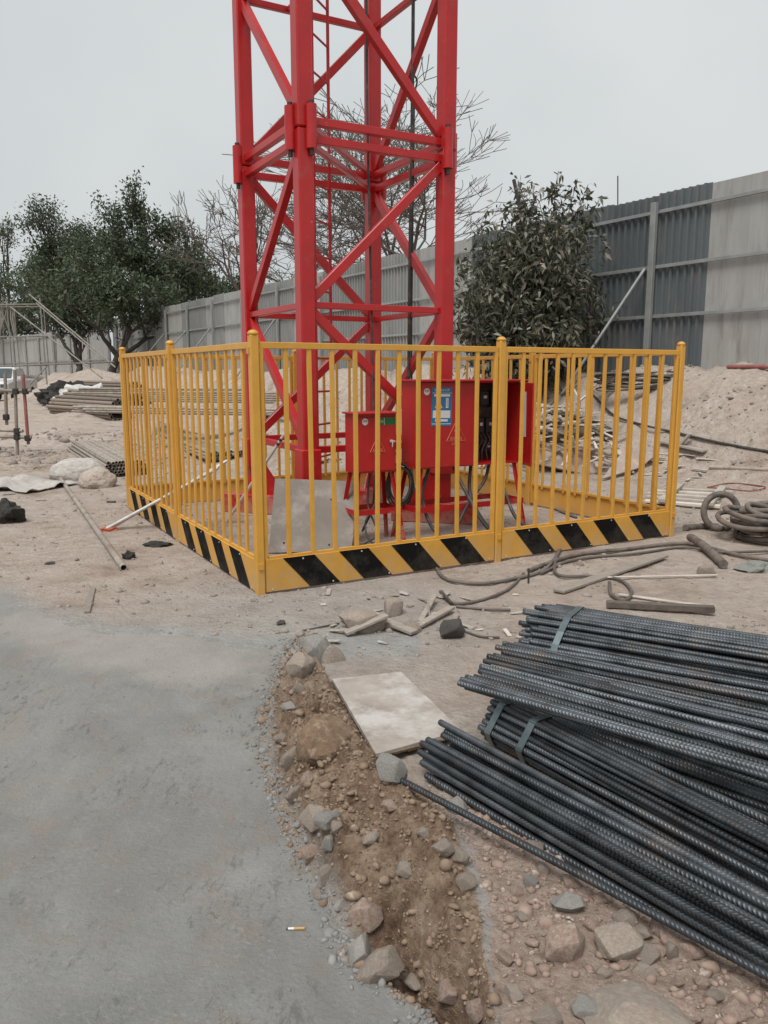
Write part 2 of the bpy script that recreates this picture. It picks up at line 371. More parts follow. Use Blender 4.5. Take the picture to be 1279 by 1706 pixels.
cxm = (GX[:-1, :-1] + GX[1:, 1:]).ravel() / 2; cym = (GY[:-1, :-1] + GY[1:, 1:]).ravel() / 2
rm = road_mask(cxm, cym)

def ground_mat():
    m = bpy.data.materials.new('site_ground'); m.use_nodes = True; N = m.node_tree.nodes; L = m.node_tree.links
    b = N['Principled BSDF']; b.inputs['Roughness'].default_value = .95; b.inputs['Specular IOR Level'].default_value = .2
    P = N.new('ShaderNodeNewGeometry').outputs['Position']
    def noise(s, d=8, ro=.65):
        t = N.new('ShaderNodeTexNoise'); t.inputs['Scale'].default_value = s; t.inputs['Detail'].default_value = d; t.inputs['Roughness'].default_value = ro
        L.new(P, t.inputs['Vector']); return t.outputs[0]
    def ramp(i, stops):
        r = N.new('ShaderNodeValToRGB'); e = r.color_ramp.elements
        while len(e) < len(stops): e.new(.5)
        for k, (p, c) in enumerate(stops): e[k].position = p; e[k].color = (*c, 1)
        L.new(i, r.inputs[0]); return r.outputs[0]
    def mixc(f, a, c):
        x = N.new('ShaderNodeMix'); x.data_type = 'RGBA'; L.new(f, x.inputs[0]); L.new(a, x.inputs[6]); L.new(c, x.inputs[7]); return x.outputs[2]
    def rng_(i, lo, hi):
        r = N.new('ShaderNodeMapRange'); r.inputs[1].default_value = lo; r.inputs[2].default_value = hi; L.new(i, r.inputs[0]); return r.outputs[0]
    dusty = ramp(noise(2.2), [(.32, (.265, .198, .156)), (.47, (.42, .342, .288)), (.66, (.52, .45, .395))])
    pale = ramp(noise(11), [(.35, (.375, .302, .25)), (.65, (.55, .485, .43))])
    base = mixc(rng_(noise(.9), .42, .6), dusty, pale)
    soil = ramp(noise(9, 10, .72), [(.33, (.10, .062, .040)), (.5, (.265, .182, .126)), (.66, (.43, .33, .245))])
    at_ = N.new('ShaderNodeAttribute'); at_.attribute_name = 'soil'
    a2 = N.new('ShaderNodeMath'); a2.operation = 'ADD'; L.new(at_.outputs['Fac'], a2.inputs[0])
    n5 = rng_(noise(14, 6), .3, .7); s5 = N.new('ShaderNodeMath'); s5.operation = 'MULTIPLY_ADD'; L.new(n5, s5.inputs[0]); s5.inputs[1].default_value = .7; s5.inputs[2].default_value = -.35
    L.new(s5.outputs[0], a2.inputs[1])
    col = mixc(rng_(a2.outputs[0], .35, .65), base, soil)
    spk = ramp(noise(34, 6, .8), [(.30, (.42, .40, .38)), (.42, (1, 1, 1))])
    mm = N.new('ShaderNodeMix'); mm.data_type = 'RGBA'; mm.blend_type = 'MULTIPLY'; mm.inputs[0].default_value = .85; L.new(col, mm.inputs[6]); L.new(spk, mm.inputs[7]); col = mm.outputs[2]
    # rubble of reddish crumbs on the slab
    rub = ramp(noise(22, 10, .75), [(.3, (.24, .165, .13)), (.5, (.40, .305, .25)), (.7, (.51, .425, .36))])
    ar = N.new('ShaderNodeAttribute'); ar.attribute_name = 'rubble'
    col = mixc(rng_(ar.outputs['Fac'], .2, .8), col, rub)
    # fresh cement crust round the road
    ac = N.new('ShaderNodeAttribute'); ac.attribute_name = 'cement'
    cem = ramp(noise(6), [(.3, (.32, .31, .29)), (.7, (.44, .43, .41))])
    col = mixc(ac.outputs['Fac'], col, cem)
    L.new(col, b.inputs['Base Color'])
    bp = N.new('ShaderNodeBump'); bp.inputs['Strength'].default_value = .9; bp.inputs['Distance'].default_value = .03
    n2 = N.new('ShaderNodeMath'); n2.operation = 'MULTIPLY_ADD'; L.new(noise(5, 9, .72), n2.inputs[0]); n2.inputs[1].default_value = 2.2; L.new(noise(28, 8, .7), n2.inputs[2])
    ad = N.new('ShaderNodeMath'); ad.operation = 'ADD'; L.new(n2.outputs[0], ad.inputs[0])
    vo = N.new('ShaderNodeTexVoronoi'); vo.inputs['Scale'].default_value = 38; L.new(P, vo.inputs['Vector'])
    mu = N.new('ShaderNodeMath'); mu.operation = 'MULTIPLY'; mu.inputs[1].default_value = -.35; L.new(vo.outputs['Distance'], mu.inputs[0]); L.new(mu.outputs[0], ad.inputs[1])
    L.new(ad.outputs[0], bp.inputs['Height']); L.new(bp.outputs[0], b.inputs['Normal'])
    return m
def road_mat():
    m = bpy.data.materials.new('new_concrete'); m.use_nodes = True; N = m.node_tree.nodes; L = m.node_tree.links
    b = N['Principled BSDF']; b.inputs['Roughness'].default_value = .8; b.inputs['Specular IOR Level'].default_value = .3
    P = N.new('ShaderNodeNewGeometry').outputs['Position']
    def noise(s, d=8, ro=.6, dist=0., st=None):
        src = P
        if st:
            mp = N.new('ShaderNodeMapping'); mp.inputs['Scale'].default_value = st; L.new(P, mp.inputs[0]); src = mp.outputs[0]
        t = N.new('ShaderNodeTexNoise'); t.inputs['Scale'].default_value = s; t.inputs['Detail'].default_value = d
        t.inputs['Roughness'].default_value = ro; t.inputs['Distortion'].default_value = dist; L.new(src, t.inputs['Vector']); return t.outputs[0]
    r = N.new('ShaderNodeValToRGB'); e = r.color_ramp.elements
    e[0].position = .3; e[0].color = (.168, .167, .160, 1); e[1].position = .7; e[1].color = (.246, .244, .234, 1)
    L.new(noise(1.7, 10, .68, .5), r.inputs[0]); col = r.outputs[0]
    def over(col, f, lo, hi, c, amt):
        mr = N.new('ShaderNodeMapRange'); mr.inputs[1].default_value = lo; mr.inputs[2].default_value = hi; mr.inputs[4].default_value = amt; L.new(f, mr.inputs[0])
        x = N.new('ShaderNodeMix'); x.data_type = 'RGBA'; L.new(mr.outputs[0], x.inputs[0]); L.new(col, x.inputs[6]); x.inputs[7].default_value = (*c, 1); return x.outputs[2]
    col = over(col, noise(3.1, 8, .7, 1.), .50, .66, (.215, .185, .16), .85)      # muddy tread marks
    col = over(col, noise(.8, 6, .6), .5, .7, (.30, .287, .265), .6)               # dry dust
    def masked(f1, lo1, hi1, f2, lo2, hi2):
        r1 = N.new('ShaderNodeMapRange'); r1.inputs[1].default_value = lo1; r1.inputs[2].default_value = hi1; L.new(f1, r1.inputs[0])
        r2 = N.new('ShaderNodeMapRange'); r2.inputs[1].default_value = lo2; r2.inputs[2].default_value = hi2; L.new(f2, r2.inputs[0])
        mm = N.new('ShaderNodeMath'); mm.operation = 'MULTIPLY'; L.new(r1.outputs[0], mm.inputs[0]); L.new(r2.outputs[0], mm.inputs[1]); return mm.outputs[0]
    col = over(col, masked(noise(30, 7, .8, .6, (1, .4, 1)), .53, .60, noise(2.3, 4, .6), .44, .58), 0., 1., (.085, .085, .082), .6)   # scuffs
    col = over(col, masked(noise(5, 8, .75, 0., (1.6, .22, 1)), .48, .60, noise(.9, 3, .5), .40, .55), 0., 1., (.165, .155, .145), .22)   # dragged streaks
    col = over(col, masked(noise(48, 5, .8), .56, .62, noise(3.7, 4, .6), .45, .56), 0., 1., (.32, .31, .295), .35)   # dry spatter
    col = over(col, noise(9, 8, .75), .56, .70, (.17, .168, .16), .45)
    da = N.new('ShaderNodeAttribute'); da.attribute_name = 'dust'
    dn = N.new('ShaderNodeMath'); dn.operation = 'MULTIPLY_ADD'; L.new(noise(4.5, 10, .75), dn.inputs[0]); dn.inputs[1].default_value = 1.5; dn.inputs[2].default_value = -.75
    dq = N.new('ShaderNodeMath'); dq.operation = 'ADD'; L.new(dn.outputs[0], dq.inputs[0]); L.new(da.outputs['Fac'], dq.inputs[1])
    col = over(col, dq.outputs[0], .35, 1.35, (.36, .33, .30), .75)
    L.new(col, b.inputs['Base Color'])
    bp = N.new('ShaderNodeBump'); bp.inputs['Strength'].default_value = .5; bp.inputs['Distance'].default_value = .016
    ad = N.new('ShaderNodeMath'); ad.operation = 'ADD'; L.new(noise(14, 10, .7), ad.inputs[0]); L.new(noise(60, 4, .6), ad.inputs[1])
    L.new(ad.outputs[0], bp.inputs['Height']); L.new(bp.outputs[0], b.inputs['Normal'])
    return m
GMAT, RMAT = ground_mat(), road_mat()
def sub_mesh(name, mask, m):
    q = Q[mask]; u, inv = np.unique(q, return_inverse=True)
    return u, np_mesh(name, V[u], inv.reshape(-1, 4), m, True)
u, gm = sub_mesh('ground', ~rm, GMAT)
vx, vy = V[u, 0], V[u, 1]
ye = np.clip(vy, 1., 4.7); a = xr(ye); b = xs(ye)
tt = (vx - a) / np.maximum(b - a, .03)
soil = ss(-.1, .15, tt) * ss(1.12, .95, tt) * ss(4.15, 3.4, vy)
soil = soil + .42 * ss(-9, -5.5, vx) * ss(-2.2, -4, vx) * ss(11.2, 12.0, vy) * ss(19, 15, vy) + .12 * ss(.35, .6, emb(vx, vy) / 1.5) * ss(30, 20, vy)
rub = (tt > 1) * ss(2.7, 2.2, vy) * ss(-1, 1, (vx - .15) * 4) + 0.
cem = ss(.35, .0, np.abs(vy - yfar(vx))) * (vx < .2) * .85 + ss(-.12, .02, tt) * ss(.16, .04, tt) * (vy < 4.3) * .6
cem = cem + .8 * ss(.985, 1.0, tt) * ss(1.14, 1.02, tt) * ss(2.6, 2.35, vy)
cem = np.clip(cem + .55 * ss(1.6, .4, np.hypot(vx + .5, vy - 4.75)), 0, 1)
for nm, arr in (('soil', soil), ('rubble', rub), ('cement', cem)):
    at_ = gm.attributes.new(nm, 'FLOAT', 'POINT'); at_.data.foreach_set('value', np.clip(arr, 0, 1).astype(np.float32))
tag(link('ground', gm), kind='structure')
ur, rmesh = sub_mesh('road', rm, RMAT)
rx_, ry_ = V[ur, 0], V[ur, 1]
dus = np.clip(ss(.95, .0, yfar(rx_) - ry_) + .9 * fbm(rx_ * 2.2, ry_ * 2.2, 4, 90) * ss(1.6, .3, yfar(rx_) - ry_) + .35 * ss(.25, .0, xr(np.clip(ry_, 1, 4.7)) - rx_) * (fbm(rx_ * 6, ry_ * 6, 3, 91) > 0), 0, 1)
at_ = rmesh.attributes.new('dust', 'FLOAT', 'POINT'); at_.data.foreach_set('value', dus.astype(np.float32))
tag(link('road', rmesh), kind='structure')

# ------------------------------------------------------------------ fence enclosure, 4 m x 4 m of eight panels
TH = math.atan2(.494, .870); E1 = Vector((.870, .494, 0)); E2 = Vector((-.494, .870, 0)); A0 = Vector((-.838, 5.215, 0))
def UV(u, v, z=0.): return A0 + E1 * u + E2 * v + Vector((0, 0, z))
PW = 1.992
def post_mesh():
    m = MB(); m.box((0, 0, .87), (.06, .06, 1.74), None, .007); return m.mesh('post', YEL)
def cap_mesh():
    bm = bmesh.new(); bmesh.ops.create_uvsphere(bm, u_segments=14, v_segments=8, radius=.037)
    for v_ in bm.verts:
        v_.co.z *= .75
        if v_.co.z < 0: v_.co.z *= .4
    me = bpy.data.meshes.new('cap'); bm.to_mesh(me); bm.free(); me.polygons.foreach_set('use_smooth', [True] * len(me.polygons)); me.materials.append(YEL); return me
pm, cm = post_mesh(), cap_mesh()
bal = MB().box((0, 0, 0), (.032, .02, 1.43), None, .003).mesh('baluster', YEL)
stile = MB().box((0, 0, 0), (.028, .028, 1.64), None, .003).mesh('stile', YEL)
rail = MB().box((0, 0, 0), (PW - .07, .03, .042), None, .003).mesh('rail', YEL)
kick = MB().box((0, 0, 0), (PW - .074, .012, .225), None, .002).mesh('kick_plate', YEL)
lowr = MB().box((0, 0, 0), (PW - .13, .02, .025), None, .002).mesh('bottom_rail', YEL)
stripe = MB().prism([(0, .223), (.235, .223), (.235 + .2, 0), (.2, 0)], .0016, 'y').mesh('stripe', BLK)
screw = MB().tube([(0, 0, 0), (0, -.005, 0)], .006, 8).mesh('screw', ALU)
def panel(org, rz, label, skew=0.):
    r = empty('bar_fence', org, rz + R(skew), label, 'fence', 'yellow fence panels round the crane')
    link('top_rail', rail, None, r, (PW / 2, 0, 1.655)); link('bottom_rail', lowr, None, r, (PW / 2, 0, .245))
    for x in (.047, PW - .047): link('stile', stile, None, r, (x, 0, .853))
    n = 10
    for k in range(n):
        x = .047 + (PW - .094) * (k + 1) / (n + 1)
        link('baluster', bal, None, r, (x + random.uniform(-.004, .004), 0, .925), (R(random.uniform(-.3, .3)), R(random.uniform(-.45, .45)), R(random.uniform(-4, 4))))
    kp = link('kick_plate', kick, None, r, (PW / 2, -.017, .127))
    for k in range(4): link('stripe', stripe, None, kp, (-PW / 2 + .16 + .425 * k, -.0088, -.1115))
    for k in range(9):
        for zz in (-.095, .095):
            if (k + (zz > 0)) % 2 == 0: link('screw', screw, None, kp, (-PW / 2 + .08 + .228 * k, -.0075, zz))
    return r
brk = MB().box((0, 0, 0), (.012, .03, .04)).mesh('bracket', YEL)
def fpost(p, label):
    r = empty('fence_post', (p.x, p.y, -.02), TH, label, 'fence post', 'yellow fence posts round the crane')
    r.rotation_euler = (R(random.uniform(-.5, .5)), R(random.uniform(-.5, .5)), TH + R(random.uniform(-2, 2)))
    link('post', pm, None, r); link('cap', cm, None, r, (0, 0, 1.745))
    for s_ in (-1, 1): link('bracket', brk, None, r, (s_ * .036, 0, 1.64)); link('bracket', brk, None, r, (0, s_ * .036, .22), (0, 0, R(90)))
W4 = 2 * PW
CN = {'A': UV(0, 0), 'Rt': UV(W4, 0), 'B': UV(W4, W4), 'L': UV(0, W4)}
panel(UV(0, 0), TH, 'yellow bar fence panel with striped foot before grey plate and small red box')
panel(UV(PW, 0), TH, 'yellow bar fence panel with striped foot before the open cabinet door')
panel(UV(0, W4), TH - R(90), 'yellow bar fence panel with the silver poles stuck through it')
panel(UV(0, PW), TH - R(90), 'yellow bar fence panel between grey-plate corner and the silver-pole panel')
panel(UV(W4, 0), TH + R(90), 'yellow bar fence panel seen from inside, joining the post near the hose coil')
panel(UV(W4, PW), TH + R(90), 'yellow bar fence panel seen from inside, in front of the broken board heap')
panel(UV(W4, W4), TH + R(180), 'rear yellow bar fence panel behind the open red cabinet')
panel(UV(PW, W4), TH + R(180), 'rear yellow bar fence panel behind the mast, before stacked pipes')
fpost(CN['A'], 'yellow corner fence post beside the grey plate')
fpost(UV(PW, 0), 'yellow fence post in front of the open red cabinet')
fpost(CN['Rt'], 'yellow corner fence post next to the hose coil')
fpost(UV(0, PW), 'yellow fence post midway along the side with silver poles')
fpost(CN['L'], 'yellow corner fence post nearest the left pipe bundle and sacks')
fpost(UV(W4, PW), 'yellow fence post midway along the side facing the earth mound')
fpost(CN['B'], 'rear yellow corner fence post between board heap and crane')
fpost(UV(PW, W4), 'rear yellow fence post behind the crane mast')

# ------------------------------------------------------------------ tower crane mast
MS, MA = 1.448, .504
M0 = Vector((-.69, 7.20, 0)); m1 = Vector((math.cos(MA), math.sin(MA), 0)); m2 = Vector((-math.sin(MA), math.cos(MA), 0))
mast = empty('tower_crane_mast', M0 + (m1 + m2) * MS / 2, MA, 'red lattice tower crane mast standing inside the yellow fence', 'crane')
hs_ = MS / 2
LG = {'f': Vector((-hs_, -hs_, 0)), 'r': Vector((hs_, -hs_, 0)), 'l': Vector((-hs_, hs_, 0)), 'b': Vector((hs_, hs_, 0))}
ZB, Z1, Z2, Z3 = .79, 2.067, 3.44, 3.585
Z4, Z5, Z6 = 5.05, 6.45, 6.60
ZTOP = 8.1
LW = .142
def lv(k, z): return LG[k] + Vector((0, 0, z))
sle = MB().tube([(0, 0, -.175), (0, 0, .175)], .046, 14)
slm = sle.mesh('sleeve', RED)
boltm = MB().tube([(0, 0, -.225), (0, 0, -.17)], .02, 6).tube([(0, 0, .17), (0, 0, .205)], .024, 6).mesh('bolt', DARK)
for k, p in LG.items():
    leg = MB()
    for a_, b_ in ((.0, 3.51), (3.516, 6.52), (6.526, ZTOP)): leg.box((0, 0, (a_ + b_) / 2), (LW, LW, b_ - a_), None, .012)
    lo = leg.build('leg', RED, mast, p)
    sx, sy = (1 if p.x > 0 else -1), (1 if p.y > 0 else -1)
    for zj in (3.515, 6.525):
        for dx, dy in ((sx * (LW / 2 + .026), -sy * .040), (-sx * .040, sy * (LW / 2 + .026))):
            link('sleeve', slm, None, lo, (dx, dy, zj)); link('bolt', boltm, None, lo, (dx, dy, zj))
    # foot: thicker sleeve, base beam stub and gussets
    ft = MB().box((0, 0, .645), (.19, .19, .31), None, .008)
    ft.build('foot_sleeve', RED, lo)
    dg = Vector((sx, sy, 0)).normalized()
    bb = MB().bar(dg * -.5 + Vector((0, 0, .10)), dg * .36 + Vector((0, 0, .10)), .2, .20, bev=.006)
    bb.build('base_beam', RED, lo)
    for s_ in (-1,):
        t_ = dg * s_
        px_ = Vector((-dg.y, dg.x, 0)) * .008
        V_ = [t_ * .075 + Vector((0, 0, .195)), t_ * .36 + Vector((0, 0, .195)), t_ * .075 + Vector((0, 0, .60))]
        gs = MB().add([q + px_ for q in V_] + [q - px_ for q in V_], [(0, 1, 2), (5, 4, 3), (0, 3, 4, 1), (1, 4, 5, 2), (2, 5, 3, 0)])
        gs.build('gusset', RED, lo)
FACES = [('f', 'r'), ('f', 'l'), ('l', 'b'), ('r', 'b')]
def hbar(a_, b_, z, w_=.05, name='horizontal_bar'):
    p, q = lv(a_, z), lv(b_, z); d = (q - p).normalized()
    MB().bar(p + d * LW * .5, q - d * LW * .5, w_, w_).build(name, RED, mast)
for a_, b_ in FACES:
    for z in (Z1, Z4, 7.9): hbar(a_, b_, z, .056)
    hbar(a_, b_, ZB, .06)
    for z in (Z2, Z3, Z5, Z6): hbar(a_, b_, z, .066)
def diag(hi, lo_, zlo, zhi, w_=.082):
    p, q = lv(hi, zhi - .06), lv(lo_, zlo + .06); h = (q - p); h.z = 0; h.normalize()
    o_ = Vector((-h.y, h.x, 0)); 
    MB().bar(p + h * LW * .45, q - h * LW * .45, w_ * .8, w_, up=(0, 0, 1)).build('diagonal_brace', RED, mast)
# zigzag in every face
diag('f', 'r', ZB, Z1); diag('r', 'f', Z1, Z2); diag('f', 'r', Z3, Z4); diag('r', 'f', Z4, Z5); diag('f', 'r', Z6, 7.9)
diag('l', 'f', ZB, Z1); diag('f', 'l', Z1, Z2); diag('l', 'f', Z3, Z4); diag('f', 'l', Z4, Z5); diag('l', 'f', Z6, 7.9)
diag('b', 'l', ZB, Z1); diag('l', 'b', Z1, Z2); diag('b', 'l', Z3, Z4); diag('l', 'b', Z4, Z5); diag('b', 'l', Z6, 7.9)
diag('r', 'b', ZB, Z1); diag('b', 'r', Z1, Z2); diag('r', 'b', Z3, Z4); diag('b', 'r', Z4, Z5); diag('r', 'b', Z6, 7.9)
for z in (Z2, Z3, Z5, Z6):
    d = (LG['b'] - LG['f']).normalized()
    MB().bar(lv('f', z) + d * .09, lv('b', z) - d * .09, .05, .05).build('plan_brace', RED, mast)
# ladder inside
Mi = Matrix.Rotation(-MA, 3, 'Z'); mc = M0 + (m1 + m2) * MS / 2
def tol(p): return Mi @ (Vector(p) - mc)
l0, l1 = tol((-.682, 8.17, 0)), tol((-.555, 8.53, 0))
lad = empty('ladder', (0, 0, 0)); lad.parent = mast
for q in (l0, l1): MB().tube([q + Vector((0, 0, .3)), q + Vector((0, 0, 8.0))], .017, 8).build('ladder_rail', RED, lad)
rg = MB().tube([l0, l1], .011, 6).mesh('rung', RED)
for k in range(22): link('rung', rg, None, lad, (0, 0, .62 + .335 * k))
for z in (2.1, 3.5, 5.05, 6.5):
    MB().bar(l0 + Vector((0, 0, z)), Vector((l0.x, hs_, z)), .03, .03).build('ladder_bracket', RED, lad)
# cables hanging down the mast
def cab(pts, r, label, name='power_cable', mt=None, group=None, cat='cable', n=8, seg=8):
    o = MB().tube(catmull(pts, seg), r, n).build(name, mt or DARK)
    return tag(o, label, cat, group)
cab([(-.155, 7.65, 8.1), (-.152, 7.62, 4.2), (-.118, 7.55, 2.2), (-.10, 7.45, 1.2), (-.09, 7.30, .7), (-.10, 7.2, .30), (-.2, 7.25, .03)], .0105, 'thin black cable hanging straight down the crane mast behind the small red box')
cab([(.285, 8.4, 8.1), (.28, 8.4, 4.4), (.262, 8.4, 2.5), (.262, 8.4, 1.2), (.30, 8.35, .35), (.42, 8.3, .03)], .017, 'thick black cable hanging down inside the mast beside its rear leg')
cab([(.30, 8.43, 4.35), (.325, 8.45, 4.30), (.30, 8.43, 4.1), (.292, 8.42, 3.2), (.29, 8.42, 1.4), (.36, 8.45, .5), (.4, 8.45, .03)], .009, 'short thin cable tied to the thick hanging mast cable')

# ------------------------------------------------------------------ red electrical cabinets
def text_mesh(s_, size, mt, name='lettering'):
    cu = bpy.data.curves.new(name, 'FONT'); cu.body = s_; cu.size = size; cu.align_x = 'CENTER'; cu.align_y = 'CENTER'; cu.resolution_u = 2
    o = bpy.data.objects.new('tmp_text', cu); C.objects.link(o)
    dg_ = bpy.context.evaluated_depsgraph_get(); me = bpy.data.meshes.new_from_object(o.evaluated_get(dg_))
    bpy.data.objects.remove(o); bpy.data.curves.remove(cu); me.name = name; me.materials.clear(); me.materials.append(mt); return me
def tri_outline(s_, t_):
    h = s_ * .88; P = [(0, h * .62), (-s_ / 2, -h * .38), (s_ / 2, -h * .38)]
    m = MB()
    for i in range(3):
        a_, b_ = P[i], P[(i + 1) % 3]; m.bar((a_[0], 0, a_[1]), (b_[0], 0, b_[1]), .0016, t_, up=(0, 1, 0), bev=0)
    return m
def bolt_shape(s_):
    P = [(.1, .5), (-.28, -.05), (-.03, -.03), (-.12, -.5), (.28, .1), (.03, .08)]
    return MB().prism([(x * s_, z * s_) for x, z in P], .0016, 'y')
def disc(r, t_, mt, name, parent, loc):
    return MB().tube([(0, 0, 0), (0, -t_, 0)], r, 20, smooth=False).build(name, mt, parent, loc)
def warning(parent, x, y, z, s_):
    tri_outline(s_, .0105).build('warning_triangle', ORANGE, parent, (x, y, z))
    bolt_shape(s_ * .38).build('lightning_mark', ORANGE, parent, (x, y - .0005, z + s_ * .1))
    link('lettering', text_mesh('有电危险', s_ * .165, ORANGE), None, parent, (x, y - .0018, z - s_ * .24), (R(90), 0, 0))
    link('lettering', text_mesh('请勿靠近', s_ * .12, ORANGE), None, parent, (x, y - .0018, z - s_ * .46), (R(90), 0, 0))
def stand(r, w_, d_, zb, shelf, splay=.055):
    for sx in (0, 1):
        for sy in (0, 1):
            top = Vector((sx * w_ + (.03 if sx == 0 else -.03), sy * d_ + (.03 if sy == 0 else -.03), zb))
            bot = Vector((sx * w_ + (-splay if sx == 0 else splay), sy * d_ + (-splay if sy == 0 else splay), 0))
            m = MB(); m.bar(top, bot, .034, .005, up=(0, 1, 0), bev=0); m.bar(top + Vector((.014, .0, 0)), bot + Vector((.014, 0, 0)), .005, .034, up=(0, 1, 0), bev=0)
            m.build('stand_leg', REDB, r)
    f = (zb - shelf) / zb; o_ = splay * f
    for y in (-o_, d_ + o_): MB().bar((-o_ - .02, y, shelf), (w_ + o_ + .02, y, shelf), .006, .05, bev=0).build('stand_rail', REDB, r)
    for x in (-o_, w_ + o_): MB().bar((x, -o_, shelf), (x, d_ + o_, shelf), .006, .05, bev=0).build('stand_rail', REDB, r)
# small cabinet
sb = empty('electrical_box', (-.232, 6.70, 0), TH, 'small closed red electrical box on angle-iron legs with green label', 'electrical box')
BW, BD, ZL, ZH = .385, .21, .635, 1.135
MB().box((BW / 2, BD / 2, (ZL + ZH) / 2), (BW, BD, ZH - ZL), None, .003).build('cabinet_body', REDB, sb)
MB().box((BW / 2, BD / 2 - .02, ZH + .008), (BW + .05, BD + .07, .014), None, .003).build('rain_cover', REDB, sb)
dr = MB().box((BW / 2, -.008, (ZL + ZH) / 2 - .005), (BW - .03, .012, ZH - ZL - .04), None, .003).build('door', REDB, sb)
disc(.029, .002, SWHITE, 'round_sticker', sb, (.075, -.0145, ZH - .062))
link('lettering', text_mesh('合格', .022, BLK), None, sb, (.075, -.0172, ZH - .058), (R(90), 0, 0))
MB().box((BW - .09, -.0155, ZH - .062), (.155, .002, .062)).build('green_label', GREEN, sb)
MB().box((BW - .125, -.0172, ZH - .062), (.004, .001, .062)).build('label_line', SWHITE, sb)
link('lettering', text_mesh('3#', .03, SWHITE), None, sb, (BW - .15, -.0175, ZH - .062), (R(90), 0, 0))
warning(sb, .195, -.0155, .865, .145)
lk = MB().tube([(BW - .055, -.014, .90), (BW - .055, -.035, .90)], .014, 10); lk.box((BW - .055, -.035, .902), (.05, .008, .012)); lk.bar((BW - .055, -.04, .895), (BW - .058, -.04, .85), .008, .01)
lk.build('lock', ALU, sb)
stand(sb, BW, BD, ZL, .30)
# large cabinet, right door open
LWd, LDp, z0, z1 = 1.085, .30, .655, 1.405
lb = empty('electrical_cabinet', (.305, 6.86, 0), TH, 'large red electrical cabinet with blue sign and right door open', 'electrical cabinet')
cb = MB(); t_ = .012
cb.box((LWd / 2, LDp - t_ / 2, (z0 + z1) / 2), (LWd, t_, z1 - z0)); cb.box((t_ / 2, (LDp - t_) / 2, (z0 + z1) / 2), (t_, LDp - t_, z1 - z0)); cb.box((LWd - t_ / 2, (LDp - t_) / 2, (z0 + z1) / 2), (t_, LDp - t_, z1 - z0))
cb.box((LWd / 2, (LDp - t_) / 2, z0 + t_ / 2), (LWd - 2 * t_, LDp - t_, t_)); cb.box((LWd / 2, (LDp - t_) / 2, z1 - t_ / 2), (LWd - 2 * t_, LDp - t_, t_))
cb.build('cabinet_body', REDB, lb)
MB().box((LWd / 2, LDp / 2 - .03, z1 + .009), (LWd + .06, LDp + .10, .016), None, .003).build('rain_cover', REDB, lb)
DW = .565
ld = MB().box((DW / 2 + .01, -.008, (z0 + z1) / 2), (DW, .014, z1 - z0 - .02), None, .003).build('closed_door', REDB, lb)
SC = -.0155
disc(.03, .002, SWHITE, 'round_sticker', lb, (.062, SC, z1 - .085)); link('lettering', text_mesh('合格', .022, BLK), None, lb, (.062, SC - .0028, z1 - .08), (R(90), 0, 0))
sg = MB().box((0, 0, 0), (.21, .002, .335)).build('blue_sign', BLUE, lb, (.215, SC - .001, z1 - .215), (0, R(1.2), 0))
def sgp(x, z, w_, h_, m_, nm): MB().box((x, -.0018, z), (w_, .0012, h_)).build(nm, m_, sg)
sgp(0, .118, .2, .004, SWHITE, 'sign_line'); sgp(0, -.148, .2, .006, SWHITE, 'sign_line')
sgp(0, .098, .165, .022, SWHITE, 'sign_field'); sgp(.055, .032, .026, .085, SWHITE, 'sign_field'); sgp(0, -.065, .18, .065, SWHITE, 'sign_field'); sgp(.0, -.118, .13, .02, SWHITE, 'sign_field')
link('lettering', text_mesh('配电箱标识牌', .026, SWHITE), None, sg, (0, -.0022, .141), (R(90), 0, 0))
MB().prism([(-.075, -.012), (.01, -.012), (-.032, .06)], .0012, 'y').build('yellow_triangle', SYEL, sg, (0, -.003, 0))
link('lettering', text_mesh('有\n电\n危\n险', .017, REDB), None, sg, (.055, -.0032, .032), (R(90), 0, 0))
warning(lb, .37, SC, .955, .20)
# insides of the open half
ins = MB(); ins.box((.83, LDp - .03, 1.03), (.46, .02, .68)); ins.build('mounting_plate', DARK, lb)
dk = mat('breaker_black', (.025, .025, .027), (.04, .04, .042), .4)
for (bx, bz, bw_, bh_) in ((.68, 1.24, .12, .15), (.83, 1.25, .1, .13), (.96, 1.24, .1, .15), (.67, 1.0, .1, .14), (.79, 1.0, .09, .14), (.90, 1.0, .09, .14), (1.0, 1.0, .07, .14), (.7, .80, .14, .08), (.9, .79, .16, .07)):
    b_ = MB().box((bx, LDp - .075, bz), (bw_, .07, bh_), None, .006).build('breaker', dk, lb)
    MB().box((bx, LDp - .114, bz + .01), (bw_ * .35, .012, bh_ * .2)).build('toggle', SWHITE if random.random() < .4 else ALU, b_)
for k in range(9):
    x = .64 + .045 * k
    MB().tube(catmull([(x, LDp - .10, .93), (x + .02, LDp - .13, .86), (x - .015, LDp - .12, .78), (x + random.uniform(-.05, .05), LDp - .12, .67)], 5), .007, 6).build('wire', DARK, lb)
for xx in (.585,): MB().box((xx, .05, (z0 + z1) / 2), (.01, .02, z1 - z0 - .03)).build('door_stop', REDB, lb)
# open door leaf, hinged on the right
do = empty('open_door', (LWd - .006, -.008, 0), 0); do.parent = lb; do.rotation_euler = (0, 0, R(112 + 4))
# closed leaf would run along -x; the leaf is swung out towards the fence
dl = MB().box((-.22, 0, (z0 + z1) / 2), (.44, .014, z1 - z0 - .02), None, .003)
do.rotation_euler = (0, 0, R(66)); dl.build('door_leaf', REDB, do)
MB().box((-.215, .0085, 1.10), (.20, .0015, .40)).build('paper_sheet', PAPER, do, None, (0, R(3), 0))
stand(lb, LWd, LDp, z0, .30, .06)
